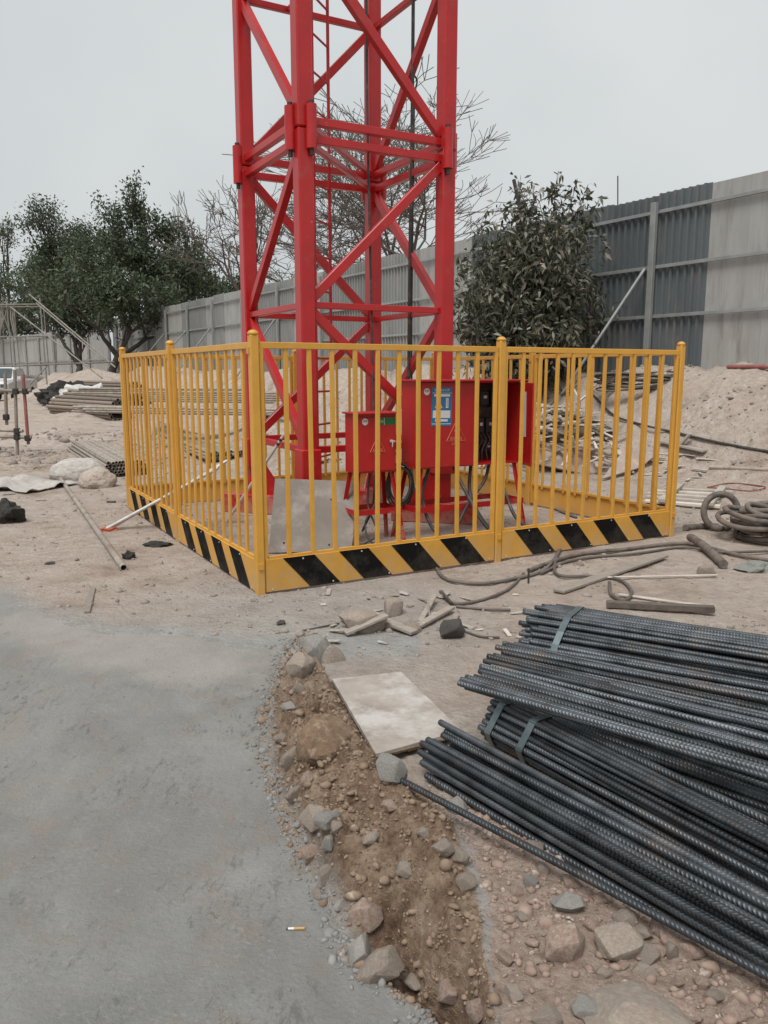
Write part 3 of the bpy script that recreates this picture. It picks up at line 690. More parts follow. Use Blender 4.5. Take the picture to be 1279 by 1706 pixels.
# cables under the cabinets
for k, P in enumerate(([(.62, 7.18, .66), (.72, 6.95, .45), (.86, 6.80, .20), (1.06, 6.74, .03), (1.35, 6.95, .03)],
          [(.80, 7.3, .66), (.78, 7.18, .42), (.84, 7.05, .25), (1.02, 7.0, .04), (1.3, 7.2, .03), (1.9, 7.0, .03)],
          [(.98, 7.36, .66), (.92, 7.25, .5), (.78, 7.1, .35), (.66, 6.95, .16), (.55, 6.75, .03), (.2, 6.6, .03)],
          [(1.02, 7.4, .66), (1.12, 7.3, .4), (1.22, 7.1, .16), (1.5, 6.95, .03), (1.8, 7.2, .03)],
          [(.40, 7.05, .65), (.34, 6.95, .4), (.42, 6.85, .15), (.6, 6.72, .03), (1.0, 6.6, .03), (1.4, 6.8, .03)])):
    cab(P, .016, ['black cable looping down below the middle of the large red cabinet', 'black cable leaving the open cabinet half toward the striped fence', 'black cable crossing under the large cabinet toward the small box', 'black cable dropping beside the right legs of the large cabinet', 'black cable dropping beside the left legs of the large cabinet'][k], group='cables under the cabinets')
for k, P in enumerate(([(-.05, 6.9, .64), (-.06, 6.85, .4), (-.16, 6.75, .2), (-.1, 6.65, .05), (.1, 6.7, .02)], [(-.12, 6.88, .64), (-.14, 6.8, .35), (-.06, 6.72, .12), (-.2, 6.6, .03)])):
    cab(P, .009, 'thin black wire hanging below the small red box', group='wires under the small box')
# hose coil hung behind the small box
hc = empty('cable_coil', (.13, 7.02, .50), R(20), 'black cable coil hung between the two red boxes', 'cable coil')
for k in range(7):
    r_ = .115 + .012 * (k % 4); y = (k - 3) * .014
    MB().tube([(r_ * math.cos(a_) * .85 + .004 * k, y, r_ * 1.35 * math.sin(a_) - .02 * (k % 2)) for a_ in np.linspace(0, 2 * math.pi, 26)], .009, 6, caps=False).build('loop', DARK, hc)
MB().tube([(0, 0, .13), (0, -.02, .25), (-.1, -.03, .33)], .008, 6).build('hanger', DARK, hc)

# grey plate leaning on the front leg, and the silver poles
def quad_plate(name, P, t_, mt, emat=None):
    P = [Vector(p) for p in P]; n_ = (P[1] - P[0]).cross(P[3] - P[0]).normalized() * t_
    m = MB().add(P + [p - n_ for p in P], [(0, 1, 2, 3), (7, 6, 5, 4), (0, 4, 5, 1), (1, 5, 6, 2), (2, 6, 7, 3), (3, 7, 4, 0)])
    return m.build(name, mt)
pb = g(447, 921, .01); pb2 = g(585, 917, .01)
pt2 = at(600, 802, 7.03); pt1 = at(458, 797, 6.9)
pl = tag(quad_plate('steel_plate', [pb, pb2, pt2, pt1], .012, PLATE), 'grey plate leaning against the crane foot inside the corner', 'plate')
nn = (pb2 - pb).normalized(); up_ = (pt1 - pb).normalized(); fr = nn.cross(up_).normalized()
for a_, b_ in ((.12, .09), (.12, .50), (.50, .06), (.5, .5)):
    c = pb + nn * a_ + up_ * b_
    h_ = MB().tube([c - fr * .002 , c + fr * .0012], .008, 10).build('bolt_hole', BLK, pl)
po = tag(MB().tube([g(378, 868, .015), at(473, 724, 7.62)], .016, 8).build('silver_staff', ALU), 'thin silver staff with black banded tip leaning on the mast', 'staff')
tp = at(473, 724, 7.62); bt = g(378, 868, .015); dd = (tp - bt).normalized()
for q in (.05, .1): MB().tube([tp - dd * q, tp - dd * (q + .025)], .0185, 8).build('black_band', DARK, po)
for k in range(3):
    o_ = Vector((.02 * k, .055 * k - .03, .004 * k)); 
    MB_ = MB().tube([Vector((-2.64, 7.47, .018)) + o_, Vector((-1.60, 7.67, .575)) + o_ * 1.4 + Vector((0, .03 * k, .02 * k))], .016, 8)
    tag(MB_.build('silver_pole', ALU), 'long silver pole stuck through the fence bars, resting on the striped foot', 'pole', 'silver poles through the fence')

# ------------------------------------------------------------------ rebar
def rebar_mesh(name, Lb, r0, seed, bow):
    rs = np.random.default_rng(seed); pitch = .0135; n = 12; prof = [(.0, 0.), (.58, 0.), (.70, 1.), (.88, 1.)]
    np_ = int(Lb / pitch); th = np.arange(n) * 2 * math.pi / n
    S = np.array([(i + q[0]) * pitch for i in range(np_) for q in prof]); Hh = np.array([q[1] for _ in range(np_) for q in prof])
    half = (np.mod(th, math.pi) / math.pi)
    off = np.where(half < 1e-6, 0, (half - .5) * pitch * 2.0)
    amp = np.where(half < 1e-6, .0, np.sin(half * math.pi) ** .5 * .0014)
    rad = r0 + Hh[:, None] * amp[None, :] + np.where(half < 1e-6, .0016, 0)[None, :]
    X = S[:, None] + off[None, :]; X[0, :] = 0; X[-1, :] = S[-1]
    by = bow[0] * np.sin(X / Lb * math.pi * 1.3) ; bz = bow[1] * np.sin(X / Lb * math.pi * 2.1)
    Vv = np.stack([X, rad * np.cos(th)[None, :] + by, rad * np.sin(th)[None, :] + bz], -1).reshape(-1, 3)
    m = len(S); i0 = np.arange(m * n).reshape(m, n)
    q = np.stack([i0[:-1], np.roll(i0, -1, 1)[:-1], np.roll(i0, -1, 1)[1:], i0[1:]], -1).reshape(-1, 4)
    c0 = len(Vv); Vv = np.vstack([Vv, [[0, 0, 0]]])
    cap = np.stack([np.full(n, c0), np.roll(i0[0], -1), i0[0], i0[0]], -1)
    Vv = np.vstack([Vv, Vv[i0[0]]]);  # spare ring keeps the cap flat
    me = np_mesh(name, Vv[:c0 + 1], q, STEEL, False)
    bm = bmesh.new(); bm.from_mesh(me); bm.verts.ensure_lookup_table()
    for k in range(n): bm.faces.new((bm.verts[c0], bm.verts[(k + 1) % n], bm.verts[k]))
    bm.to_mesh(me); bm.free(); return me
RB = [rebar_mesh('rebar_bar', 4.6, .0114, s_, bw) for s_, bw in ((1, (.012, .006)), (2, (-.016, -.005)), (3, (.02, .004)))]
def bar_obj(name, p, yaw, pitch_, parent=None, var=None, sc_=1.):
    o = link(name, RB[random.randrange(3) if var is None else var], None, parent, p, (random.uniform(0, 6.28), pitch_, yaw))
    o.scale = (1, sc_, sc_); return o
def hexpack(w_, h_, dia, inside, jit=.0008):
    o = []; row = 0; z = dia / 2
    while z < h_:
        x = -w_ / 2 + (dia / 2 if row % 2 else 0)
        while x < w_ / 2:
            if inside(x, z): o.append((x + random.uniform(-jit, jit), z + random.uniform(-jit, jit)))
            x += dia
        z += dia * .87; row += 1
    return o
def hull2(P):
    P = sorted(P)
    def half(Pt):
        o = []
        for p in Pt:
            while len(o) > 1 and (o[-1][0] - o[-2][0]) * (p[1] - o[-2][1]) - (o[-1][1] - o[-2][1]) * (p[0] - o[-2][0]) <= 0: o.pop()
            o.append(p)
        return o[:-1]
    return half(P) + half(P[::-1])
def bundle(org, yaw, pts, label, straps, pitch_=0., ragged=.03):
    """bars run along local +x; pts are (y, z) centres of the cross-section"""
    r = empty('rebar_bundle', org, yaw, label, 'rebar bundle', 'strapped rebar bundles'); r.rotation_euler = (0, pitch_, yaw)
    for y, z in pts:
        bar_obj('bar', (random.uniform(-ragged, ragged), y, z), random.uniform(-.006, .006), random.uniform(-.003, .003), r)
    H = hull2([(y + .0155 * math.cos(a_), z + .0155 * math.sin(a_)) for y, z in pts for a_ in np.linspace(0, 6.28, 9)])
    for sx, sk in straps:
        m = MB(); n = len(H); Vv = []
        for off, e in ((.0, 0), (.0018, 1)):
            cy_ = sum(p[0] for p in H) / n; cz_ = sum(p[1] for p in H) / n
            for y, z in H:
                d = math.hypot(y - cy_, z - cz_); k = (d + off) / d
                for s_ in (-.016, .016): Vv.append((sx + s_ + sk * (z - .1), cy_ + (y - cy_) * k, max(cz_ + (z - cz_) * k, .0)))
        Fs = []
        for i in range(n):
            j = (i + 1) % n
            Fs += [(2 * n + 2 * i, 2 * n + 2 * j, 2 * n + 2 * j + 1, 2 * n + 2 * i + 1), (2 * i, 2 * i + 1, 2 * j + 1, 2 * j), (2 * i, 2 * j, 2 * n + 2 * j, 2 * n + 2 * i), (2 * i + 1, 2 * n + 2 * i + 1, 2 * n + 2 * j + 1, 2 * j + 1)]
        m.add(Vv, Fs); m.build('strap', STRAP, r)
    return r
DIA = .0272
# bundle with two straps (B)
ptsB = hexpack(.24, .22, DIA, lambda x, z: (x / .112) ** 2 + ((z - .098) / .10) ** 2 < 1.0)
bundle((.47, 3.02, .012), R(-56), ptsB, 'round rebar bundle tied by two steel straps near its end', [(.06, .1), (.235, .1)], 0., .012)
# strapped heap at the back (A1)
ptsA = hexpack(.62, .34, DIA, lambda x, z: (x / .30) ** 2 + (z / .315) ** 2 < 1.0 and ((x / .215) ** 2 + (z / .235) ** 2 > 1.0))
bundle((.78, 3.86, .012), R(-31), ptsA, 'wide heaped rebar bundle with one steel strap near the hoses', [(.16, .1)], 0., .06)
# loose bars leaning on the heap and crossing the two-strap bundle (A2)
def loose(P, yaw, pitch_, label, group, var=None, sc_=1.):
    return tag(bar_obj('rebar', P, yaw, pitch_, None, var, sc_), label, 'rebar', group)
ENDS_A = [(842, 1075, .265), (836, 1086, .262), (846, 1094, .245), (838, 1072, .24), (826, 1078, .262), (822, 1092, .258), (833, 1100, .248), (812, 1093, .262), (806, 1101, .268), (818, 1110, .255), (800, 1110, .272),
          (812, 1118, .252), (826, 1118, .235), (803, 1126, .262), (798, 1118, .262), (810, 1130, .240), (790, 1128, .268), (768, 1132, .288), (764, 1138, .275), (776, 1144, .265), (776, 1128, .282), (822, 1132, .222), (800, 1138, .245)]
for k, (x, y, z) in enumerate(ENDS_A):
    f = k / (len(ENDS_A) - 1)
    p = g(x, y, z)
    loose(p, R(-33 - 7 * f + random.uniform(-2., 2.)), R(.4 + .5 * f + random.uniform(-.25, .25)), 'ribbed steel bar lying loose between the heaped bundle and the two-strap bundle', 'loose rebars on the bundles')
# front loose bars (C)
ENDS_C = [(733, 1203, .165), (737, 1224, .135), (742, 1218, .14), (748, 1228, .12), (702, 1238, .115), (712, 1232, .115), (722, 1236, .105), (698, 1252, .09), (707, 1262, .075), (716, 1252, .09), (727, 1250, .085), (702, 1270, .06), (713, 1276, .045), (725, 1270, .055), (738, 1256, .07), (710, 1292, .022), (722, 1296, .018), (735, 1285, .03), (748, 1262, .05), (752, 1240, .09)]
for k, (x, y, z) in enumerate(ENDS_C):
    f = k / (len(ENDS_C) - 1)
    loose(g(x, y, z), R(-52.5 + 1.8 * f + random.uniform(-1., 1.)), R(.9 * (z - .02) / .15), 'ribbed steel bar in the loose row nearest the rubble slope', 'loose rebars in front of the two-strap bundle')
loose(g(632, 1281, .065), R(-46.9), R(.9), 'single ribbed steel bar lying apart along the rubble', None, 0)
# bars filling the gap under the crossing ones
ptsD = hexpack(.56, .24, DIA, lambda x, z: (x / .27) ** 2 + (z / .215) ** 2 < 1.0 and ((x / .19) ** 2 + (z / .13) ** 2 > 1.0))
bundle((.66, 3.20, .035), R(-46), ptsD, 'wide rebar bundle half buried under the loose crossing bars', [(1.9, 0.)], 0., .05)

# ------------------------------------------------------------------ plywood board and its block
a_, b_, c_, d_ = g(553, 1131, .035), g(668, 1119, .03), g(769, 1217, .045), g(626, 1256, .05)
pw = tag(quad_plate('plywood_board', [d_, c_, b_, a_], .018, PLY), 'dusty pale plywood board lying beside the rebar ends', 'board')
nx_ = (c_ - d_).normalized()
ed = MB()
for k in range(5):
    s0 = random.uniform(0, .25); q0 = d_ + nx_ * s0; q1 = q0 + nx_ * random.uniform(.08, .2)
    ed.bar(q0 + Vector((-.004, -.006, -.012 - .004 * k % .012)), q1 + Vector((-.004, -.006, -.014)), .012, .005, bev=0)
ed.build('splintered_edge', PLYE, pw)

# ------------------------------------------------------------------ rocks
def rock_mesh(name, seed, mt, sub=3, cuts=11, rough=.06):
    rs = random.Random(seed); bm = bmesh.new(); P = []
    while len(P) < 15:
        d = Vector((rs.gauss(0, 1), rs.gauss(0, 1), rs.gauss(0, 1))).normalized()
        if all((d - q).length > .42 for q in P): P.append(d)
    for d in P: bm.verts.new(d * rs.uniform(.82, 1.08))
    bmesh.ops.convex_hull(bm, input=bm.verts[:]); bmesh.ops.dissolve_limit(bm, angle_limit=R(17), verts=bm.verts[:], edges=bm.edges[:])
    bmesh.ops.bevel(bm, geom=bm.edges[:], offset=rs.uniform(.05, .12), segments=2, affect='EDGES', profile=.6)
    bmesh.ops.triangulate(bm, faces=bm.faces[:]); bmesh.ops.subdivide_edges(bm, edges=[e for e in bm.edges if e.calc_length() > .25], cuts=2, use_grid_fill=True)
    bmesh.ops.triangulate(bm, faces=bm.faces[:])
    for v_ in bm.verts: v_.co *= 1 + rough * mnoise.noise(v_.co * 2.6 + Vector((seed, 0, 0))) + rough * .6 * mnoise.noise(v_.co * 7 + Vector((0, seed, 0)))
    me = bpy.data.meshes.new(name); bm.to_mesh(me); bm.free(); me.materials.append(mt)
    me.shade_smooth(); me.set_sharp_from_angle(angle=R(24))
    return me
def rock(x, y, wpx, hpx, mt, label, z=0., seed=None, name='rock', sink=.3, group=None, deep=.8, rz=None):
    """stone standing where the survey point lies on the ground"""
    p = gz(x, y)
    rngd = math.dist((p.x, p.y, p.z), (0, 0, CAM_H)); sx = wpx / F * rngd / 2 * 1.12; sz = hpx / F * rngd / 2 * 1.12
    o = link(name, rock_mesh(name, seed or random.randint(1, 9999), mt), None, None, (p.x, p.y, p.z + sz * (1 - sink * 2) * .6), (random.uniform(-.2, .2), random.uniform(-.2, .2), random.uniform(0, 6.28) if rz is None else rz))
    o.scale = (sx, sx * deep, sz)
    return tag(o, label, 'rock', group)
rock(632, 1628, 74, 54, ROCK, 'angular tan stone on the concrete beside the trench', seed=5, rz=.6, sink=.12)
rock(602, 1592, 54, 50, ROCKG, 'pale grey stone touching the angular tan stone', seed=9, rz=1.0, sink=.15)
rock(522, 1368, 58, 46, ROCK, 'rounded pale stone at the edge of the concrete', seed=12)
rock(545, 1372, 40, 40, ROCKG, 'grey half of the broken stone at the concrete edge', seed=13)
rock(610, 1535, 54, 52, ROCKR, 'round brown stone bedded at the foot of the soil slope', seed=21)
rock(485, 1270, 34, 46, ROCK, 'upright pale stone below the plywood board', seed=22)
rock(650, 1290, 60, 56, ROCKG, 'pale concrete block under the plywood corner', z=-.02, seed=23, sink=.25)
rock(938, 1585, 68, 62, ROCKR, 'round reddish stone on the rubble slab', seed=31, sink=.2)
rock(1028, 1582, 78, 56, ROCK, 'flat-topped pale stone beside the reddish stone', seed=32, rz=.4, sink=.2)
rock(945, 1512, 56, 34, ROCKG, 'greenish grey crumbled mortar lump on the slab', seed=33)
rock(1060, 1722, 175, 60, ROCK, 'large flat pale slab fragment at the rubble foot', seed=34, sink=.3)
rock(752, 1062, 44, 48, ROCKD, 'dark square stone near the rebar ends and cables', seed=41, sink=.08, rz=.3)
rock(603, 1050, 78, 52, ROCK, 'big rounded dusty stone with a plank leaning over it', seed=42, sink=.2)
rock(655, 1022, 52, 40, ROCK, 'dusty stone behind the leaning plank', seed=43, sink=.2)
rock(682, 1050, 50, 26, ROCK, 'flat dusty stone between the two grey planks', seed=44)
rock(494, 1115, 40, 38, ROCKD, 'dark stone bedded in the crumbled kerb of the concrete', seed=45)
rock(530, 1095, 74, 66, ROCKG, 'pale broken concrete lump above the plywood board', seed=46)
rock(83, 940, 16, 8, ROCKD, 'small dark stone near the long loose pipe', seed=47)
rock(468, 1040, 18, 12, ROCKD, 'small dark stone on dusty ground below the corner post', seed=48)
rock(1175, 958, 30, 26, ROCK, 'pale stone in the earth ridge before the thick hose', seed=49)
ROCKB = mat('brown_rock', (.23, .15, .095), (.15, .098, .062), .9, scale=5, bump=.5, bscale=30, c3=(.33, .25, .18), c3scale=4)
rock(548, 1232, 110, 84, ROCKB, 'broad brown earth-stained stone leaning under the plywood board edge', seed=61, sink=.52, rz=.5)
rock(500, 1120, 60, 50, ROCK, 'dusty broken lump beside the dark bedded stone', seed=63, sink=.3)
rock(548, 1098, 60, 44, ROCK, 'dusty rounded lump just above the plywood board', seed=64, sink=.35)
RK = [(545, 1462, 28, 34, ROCK), (705, 1392, 30, 24, ROCK), (736, 1416, 40, 28, ROCK), (764, 1434, 34, 32, ROCK), (776, 1474, 32, 30, ROCK), (690, 1640, 42, 18, ROCK), (760, 1350, 40, 34, ROCKG), (548, 1412, 26, 34, ROCKG),
      (520, 1425, 36, 30, ROCKR), (885, 1474, 28, 28, ROCKG), (862, 1487, 24, 20, ROCKR), (890, 1418, 38, 32, ROCK), (955, 1470, 40, 26, ROCKR), (1040, 1535, 40, 30, ROCK), (1098, 1552, 34, 28, ROCKR), (1072, 1560, 34, 24, ROCK), (1122, 1568, 44, 34, ROCKR),
      (1078, 1596, 36, 26, ROCK), (1118, 1590, 24, 30, ROCK), (1098, 1588, 24, 20, ROCKR), (1072, 1624, 34, 26, ROCK), (1148, 1586, 40, 26, ROCKR), (1050, 1652, 36, 18, ROCK), (1128, 1640, 22, 20, ROCKR), (1170, 1640, 26, 22, ROCKR),
      (980, 1690, 54, 34, ROCKG), (912, 1700, 50, 36, ROCK), (1130, 1690, 60, 26, ROCKR), (480, 1180, 26, 18, ROCKG), (497, 1150, 22, 20, ROCK), (470, 1232, 24, 18, ROCK), (512, 1300, 30, 22, ROCKR), (490, 1322, 34, 24, ROCK), (560, 1385, 26, 22, ROCK), (532, 1492, 26, 18, ROCK), (566, 1512, 22, 20, ROCKG),
      (618, 1400, 30, 18, ROCK), (675, 1450, 34, 20, ROCK), (650, 1345, 30, 20, ROCKR), (1035, 1610, 22, 16, ROCKR), (1005, 1625, 26, 18, ROCK), (840, 1600, 30, 20, ROCKR), (855, 1660, 36, 24, ROCK), (1225, 1690, 44, 24, ROCKR), (1190, 1665, 30, 22, ROCK), (795, 1690, 40, 40, ROCKR), (745, 1660, 40, 34, ROCKR),
      (905, 1450, 24, 16, ROCK), (1000, 1500, 26, 20, ROCKR), (868, 1530, 22, 16, ROCK), (985, 1545, 26, 20, ROCKR)]
for k, (x, y, wv, hv, mt_) in enumerate(RK):
    rock(x, y, wv, hv, mt_, 'small angular stone lying in the rubble between concrete road and rebars', group='small stones in the rubble', seed=100 + k)

def scatter(name, label, pts, sizes, mt, seed=0):
    """thousands of crushed pieces as one mass"""
    rs = np.random.default_rng(seed); bm = bmesh.new(); bmesh.ops.create_icosphere(bm, subdivisions=1, radius=1)
    base = np.array([v_.co[:] for v_ in bm.verts]); fc = np.array([[v_.index for v_ in f.verts] for f in bm.faces]); bm.free()
    n = len(pts); S = sizes[:, None, None] * rs.uniform(.55, 1.25, (n, 1, 3)) * np.array([1, 1, .75])
    d = base[None] * (1 + rs.uniform(-.32, .22, (n, len(base), 1))) * S
    a_ = rs.uniform(0, 6.28, n); ca, sa = np.cos(a_), np.sin(a_); b_ = rs.uniform(-.6, .6, n); cb_, sb_ = np.cos(b_), np.sin(b_)
    x = d[..., 0] * ca[:, None] - d[..., 1] * sa[:, None]; y = d[..., 0] * sa[:, None] + d[..., 1] * ca[:, None]; z = d[..., 2]
    y2 = y * cb_[:, None] - z * sb_[:, None]; z2 = y * sb_[:, None] + z * cb_[:, None]
    Vv = np.stack([x, y2, z2], -1) + pts[:, None, :]
    Fq = (fc[None] + (np.arange(n) * len(base))[:, None, None]).reshape(-1, 3)
    me = np_mesh(name, Vv.reshape(-1, 3), Fq, mt)
    return tag(link(name, me), label, 'gravel', None, 'stuff')
def pts_on(x, y, lift): return np.stack([x, y, height(x, y) + lift], -1)
rs = np.random.default_rng(5)
def band(n):
    y = rs.uniform(1.5, 4.4, n * 2) ** 1.; t = rs.beta(1.0, 1.15, n * 2) * 1.1 - .07; x = xr(y) + (xs(y) - xr(y)) * t
    keep = rs.uniform(0, 1, n * 2) < .35 + .65 * (fbm(x * 5, y * 5, 3, 77) > 0); return x[keep][:n], y[keep][:n]
x, y = band(4800); sz = np.exp(rs.normal(math.log(.0038), .6, len(x)))
scatter('gravel', 'brown crumbs of soil and stone covering the rubble slope', pts_on(x, y, .001), np.minimum(sz, .017), GRAV, 1)
n = 5200; x = rs.uniform(.15, 1.25, n); y = rs.uniform(1.45, 2.75, n); keep = (x > xs(y) + .02) & (x < (.02 + (2.80 - y) * .93) + .06) & (rs.uniform(0, 1, n) < .3 + .7 * (fbm(x * 6, y * 6, 3, 78) > -.05)); x, y = x[keep], y[keep]
sz = np.exp(rs.normal(math.log(.0044), .6, len(x)))
GRAVR = mat('reddish_gravel', (.37, .275, .225), (.23, .16, .125), .95, scale=16, world=True, c3=(.46, .40, .35), c3scale=17, c3lo=.55, c3hi=.62)
scatter('gravel', 'reddish crumbs of rubble spread over the old slab below the rebars', pts_on(x, y, .001), np.minimum(sz, .02), GRAVR, 2)
n = 900; y = rs.uniform(1.5, 4.3, n); x = xr(y) + rs.normal(0, .035, n)
CEMG = mat('cement_crumb', (.30, .295, .28), (.17, .165, .158), .95, scale=16, world=True)
scatter('gravel', 'grey cement crumbs along the ragged edge of the concrete', pts_on(x, y, .001), np.minimum(np.exp(rs.normal(math.log(.0065), .5, n)), .02), CEMG, 3)
n = 9000; x = rs.uniform(-6.5, 6.5, n); y = 4.0 + 11 * rs.uniform(0, 1, n) ** 1.4; kp = (rs.uniform(0, 1, n) < .25 + .75 * (fbm(x * 1.3, y * 1.3, 3, 79) > .08)) & (~road_mask(x, y)); x, y = x[kp], y[kp]
DUSTG = mat('dusty_pebble', (.38, .33, .29), (.22, .19, .165), .95, scale=7, world=True)
scatter('gravel', 'dusty pebbles and clods strewn over the pale site ground', pts_on(x, y, .002), np.minimum(np.exp(rs.normal(math.log(.011), .5, len(x))), .04), DUSTG, 4)
n = 5000; x = rs.uniform(-4, 8, n); y = rs.uniform(10.5, 17, n); kp = (emb(x, y) > .12) & (fbm(x * 1.1, y * 1.1, 3, 95) > .02); x, y = x[kp], y[kp]
scatter('gravel', 'dry clods lying over the earth mound below the hoarding', pts_on(x, y, .004), np.minimum(np.exp(rs.normal(math.log(.016), .6, len(x))), .08), DUSTG, 9)
n = 1500; x = rs.uniform(-8.5, -3.2, n); y = rs.uniform(10.6, 19, n); kp = fbm(x * .9, y * .9, 3, 96) > .0; x, y = x[kp], y[kp]
scatter('gravel', 'heavy clods of dug earth around the sacks and the low pipe stack', pts_on(x, y, .006), np.minimum(np.exp(rs.normal(math.log(.03), .6, len(x))), .14), DUSTG, 10)
n = 420; x = rs.uniform(-1.6, .1, n); y = rs.uniform(1.5, 4.4, n); kp = road_mask(x, y) & (fbm(x * 2, y * 2, 3, 97) > -.03); x, y = x[kp], y[kp]
scatter('gravel', 'tiny dark crumbs scattered on the grey concrete road', pts_on(x, y, .0005), np.minimum(np.exp(rs.normal(math.log(.0028), .5, len(x))), .007), CEMG, 6)

x, y = band(230); sz = np.exp(rs.normal(math.log(.015), .35, len(x)))
scatter('gravel', 'larger clods of soil lying over the rubble slope', pts_on(x, y, .003), np.minimum(sz, .032), GRAV, 7)
n = 420; x = rs.uniform(.2, 1.2, n); y = rs.uniform(1.45, 2.6, n); keep = (x > xs(y) + .02) & (x < (.02 + (2.80 - y) * .93) + .04); x, y = x[keep], y[keep]
scatter('gravel', 'larger reddish rubble lumps spread over the old slab', pts_on(x, y, .003), np.minimum(np.exp(rs.normal(math.log(.011), .4, len(x))), .026), GRAVR, 8)
# cigarette stub on the concrete
p = gz(495, 1549); cgz = hz(p.x, p.y)
cg = empty('cigarette_stub', (p.x, p.y, cgz + .0045), R(2), 'spent cigarette stub lying on the grey concrete road', 'cigarette')
MB().tube([(-.028, 0, 0), (-.01, 0, 0)], [.0035, .0042], 8).build('burnt_paper', SWHITE, cg); MB().tube([(-.0098, 0, 0), (.022, 0, 0)], .0042, 8).build('filter', CIGP, cg); MB().tube([(-.032, 0, -.001), (-.0282, 0, 0)], .0034, 8).build('ash', TARP, cg)

def lump(name, p, s_, mt, label, cat, seed, rz=0., sub=4, amp=.35, group=None):
    bm = bmesh.new(); bmesh.ops.create_icosphere(bm, subdivisions=sub, radius=1)
    for v_ in bm.verts:
        d = v_.co.copy(); q = mnoise.fractal(d * 1.7 + Vector((seed, 0, seed)), .9, 2.1, 5)
        v_.co = d * (1 + amp * q)
        if v_.co.z < -.35: v_.co.z = -.35 + (v_.co.z + .35) * .15
    me = bpy.data.meshes.new(name); bm.to_mesh(me); bm.free(); me.materials.append(mt)
    o = link(name, me, None, None, (p.x, p.y, p.z + .33 * s_[2]), (0, 0, rz)); o.scale = s_
    return tag(o, label, cat, group)
# ------------------------------------------------------------------ planks and odd pieces
def plank(p0, p1, w_, t_, label, mt=None, name='plank', group=None, cat='plank', roll=0.):
    p0, p1 = Vector(p0), Vector(p1)
    up = Vector((math.sin(roll), 0, math.cos(roll)))
    return tag(MB().bar(p0, p1, w_, t_, up=up, bev=.003).build(name, mt or WOOD), label, cat, group)
plank(gz(575, 1055, .02), gz(645, 1025, .10), .05, .018, 'grey plank leaning over the big rounded stone')
plank(gz(632, 1030, .05), gz(690, 1054, .02), .06, .02, 'grey plank lying across the flat dusty stone')
plank(gz(690, 1046, .02), gz(752, 1012, .03), .05, .02, 'short grey plank pointing at the standing wooden stake')
tag(MB().bar(gz(712, 1020, 0.) + Vector((0, 0, .08)), gz(716, 1030, .0), .012, .012).build('stake', WOOD), 'thin wooden stake standing among the planks', 'stake')
plank(gz(700, 1035, .02), gz(724, 992, .05), .035, .015, 'narrow grey slat leaning by the wooden stake')
plank(gz(145, 1020, .008), gz(155, 980, .008), .035, .015, 'small wooden stick lying alone on the dusty ground')
plank(gz(930, 985, .02), gz(1105, 925, .03), .09, .02, 'long dusty plank lying behind the rebar heap')
plank(gz(1010, 1006, .03), gz(1190, 1015, .04), .05, .04, 'dark rotten plank end behind the rebar heap', BARK)
plank(gz(1030, 990, .02), gz(1190, 1012, .02), .03, .012, 'thin pale lath crossing the dark rotten plank', WOODP)
plank(gz(985, 962, .02), gz(1195, 958, .02), .02, .01, 'thin pale lath on bare ground behind the rebars', WOODP)
plank(gz(560, 918, .02), gz(600, 905, .02), .04, .03, 'short timber wedge at the foot of the grey plate', WOODP)
for k in range(34):
    x_, y_ = random.uniform(520, 900), random.uniform(985, 1075)
    if 640 < x_ < 700 and y_ > 1060: continue
    p = gz(x_, y_, .006); L_ = random.uniform(.04, .16); yw = random.uniform(0, 6.28); d = Vector((math.cos(yw), math.sin(yw), random.uniform(0, .25))) * L_ / 2
    plank(p - d + Vector((0, 0, abs(d.z))), p + d + Vector((0, 0, abs(d.z))), random.uniform(.01, .04), .008, 'small dry splinter strewn between the fence foot and the plywood board', random.choice([WOOD, WOODP, PLY]), 'splinter', 'splinters before the fence', 'splinter')
# pallet-like broken frame
pal = empty('broken_pallet', (3.65, 9.35, hz(3.65, 9.35)), R(62), 'broken pale slatted pallet beside the right fence corner', 'pallet')
for s_ in (-.28, .22): MB().box((0, s_, .075), (1.5, .085, .04), None, .003).build('runner', WOODP, pal)
for k in range(5): MB().box((-.6 + .3 * k, random.uniform(-.05, .12), .035), (.10, .8, .03), Matrix.Rotation(random.uniform(-.12, .12), 3, 'Z'), .003).build('slat', WOODP, pal)
# boards and offcuts heap
bh = [(910, 760), (1050, 790)]
tag(quad_plate('board', [at(893, 772, 12.0), at(1010, 797, 11.9), at(1052, 745, 12.45), at(897, 712, 12.55)], .03, PINKB), 'pinkish sheet of board sloping under the offcut heap', 'board')
tag(quad_plate('board', [gz(1003, 797, .04), gz(1068, 778, .04), gz(1092, 757, .2), gz(1040, 748, .2)], .025, PINKB), 'small pinkish board at the foot of the offcut heap', 'board')
for k in range(230):
    f = random.random(); cx_ = 2.95 + random.gauss(0, .62); cy_ = 12.85 + random.gauss(0, .5)
    zt = max(.05, .95 * math.exp(-((cx_ - 2.75) ** 2 + (cy_ - 12.95) ** 2) / .95)) * random.uniform(.88, 1.) + hz(cx_, cy_) * .3
    L_ = random.uniform(.2, .8); yw = random.uniform(0, 6.28); pt_ = random.uniform(-.4, .4)
    d = Vector((math.cos(yw) * math.cos(pt_), math.sin(yw) * math.cos(pt_), math.sin(pt_))) * L_ / 2; c = Vector((cx_, cy_, zt))
    plank(c - d, c + d, random.uniform(.03, .09), random.uniform(.012, .03), 'pale wood offcut tossed on the heap behind the right fence', WOODP, 'wood_offcut', 'wood offcuts in the heap', 'offcut')
lump('heap_gap_shade', Vector((2.85, 12.95, hz(2.85, 12.95))), (.9, .62, .5), BARK, 'added dark filler lump in the offcut heap, coloured as the shade of its gaps', 'heap filler', 11.5, 0, 4, .3)  # added filler lump; its dark colour paints shade between the offcuts
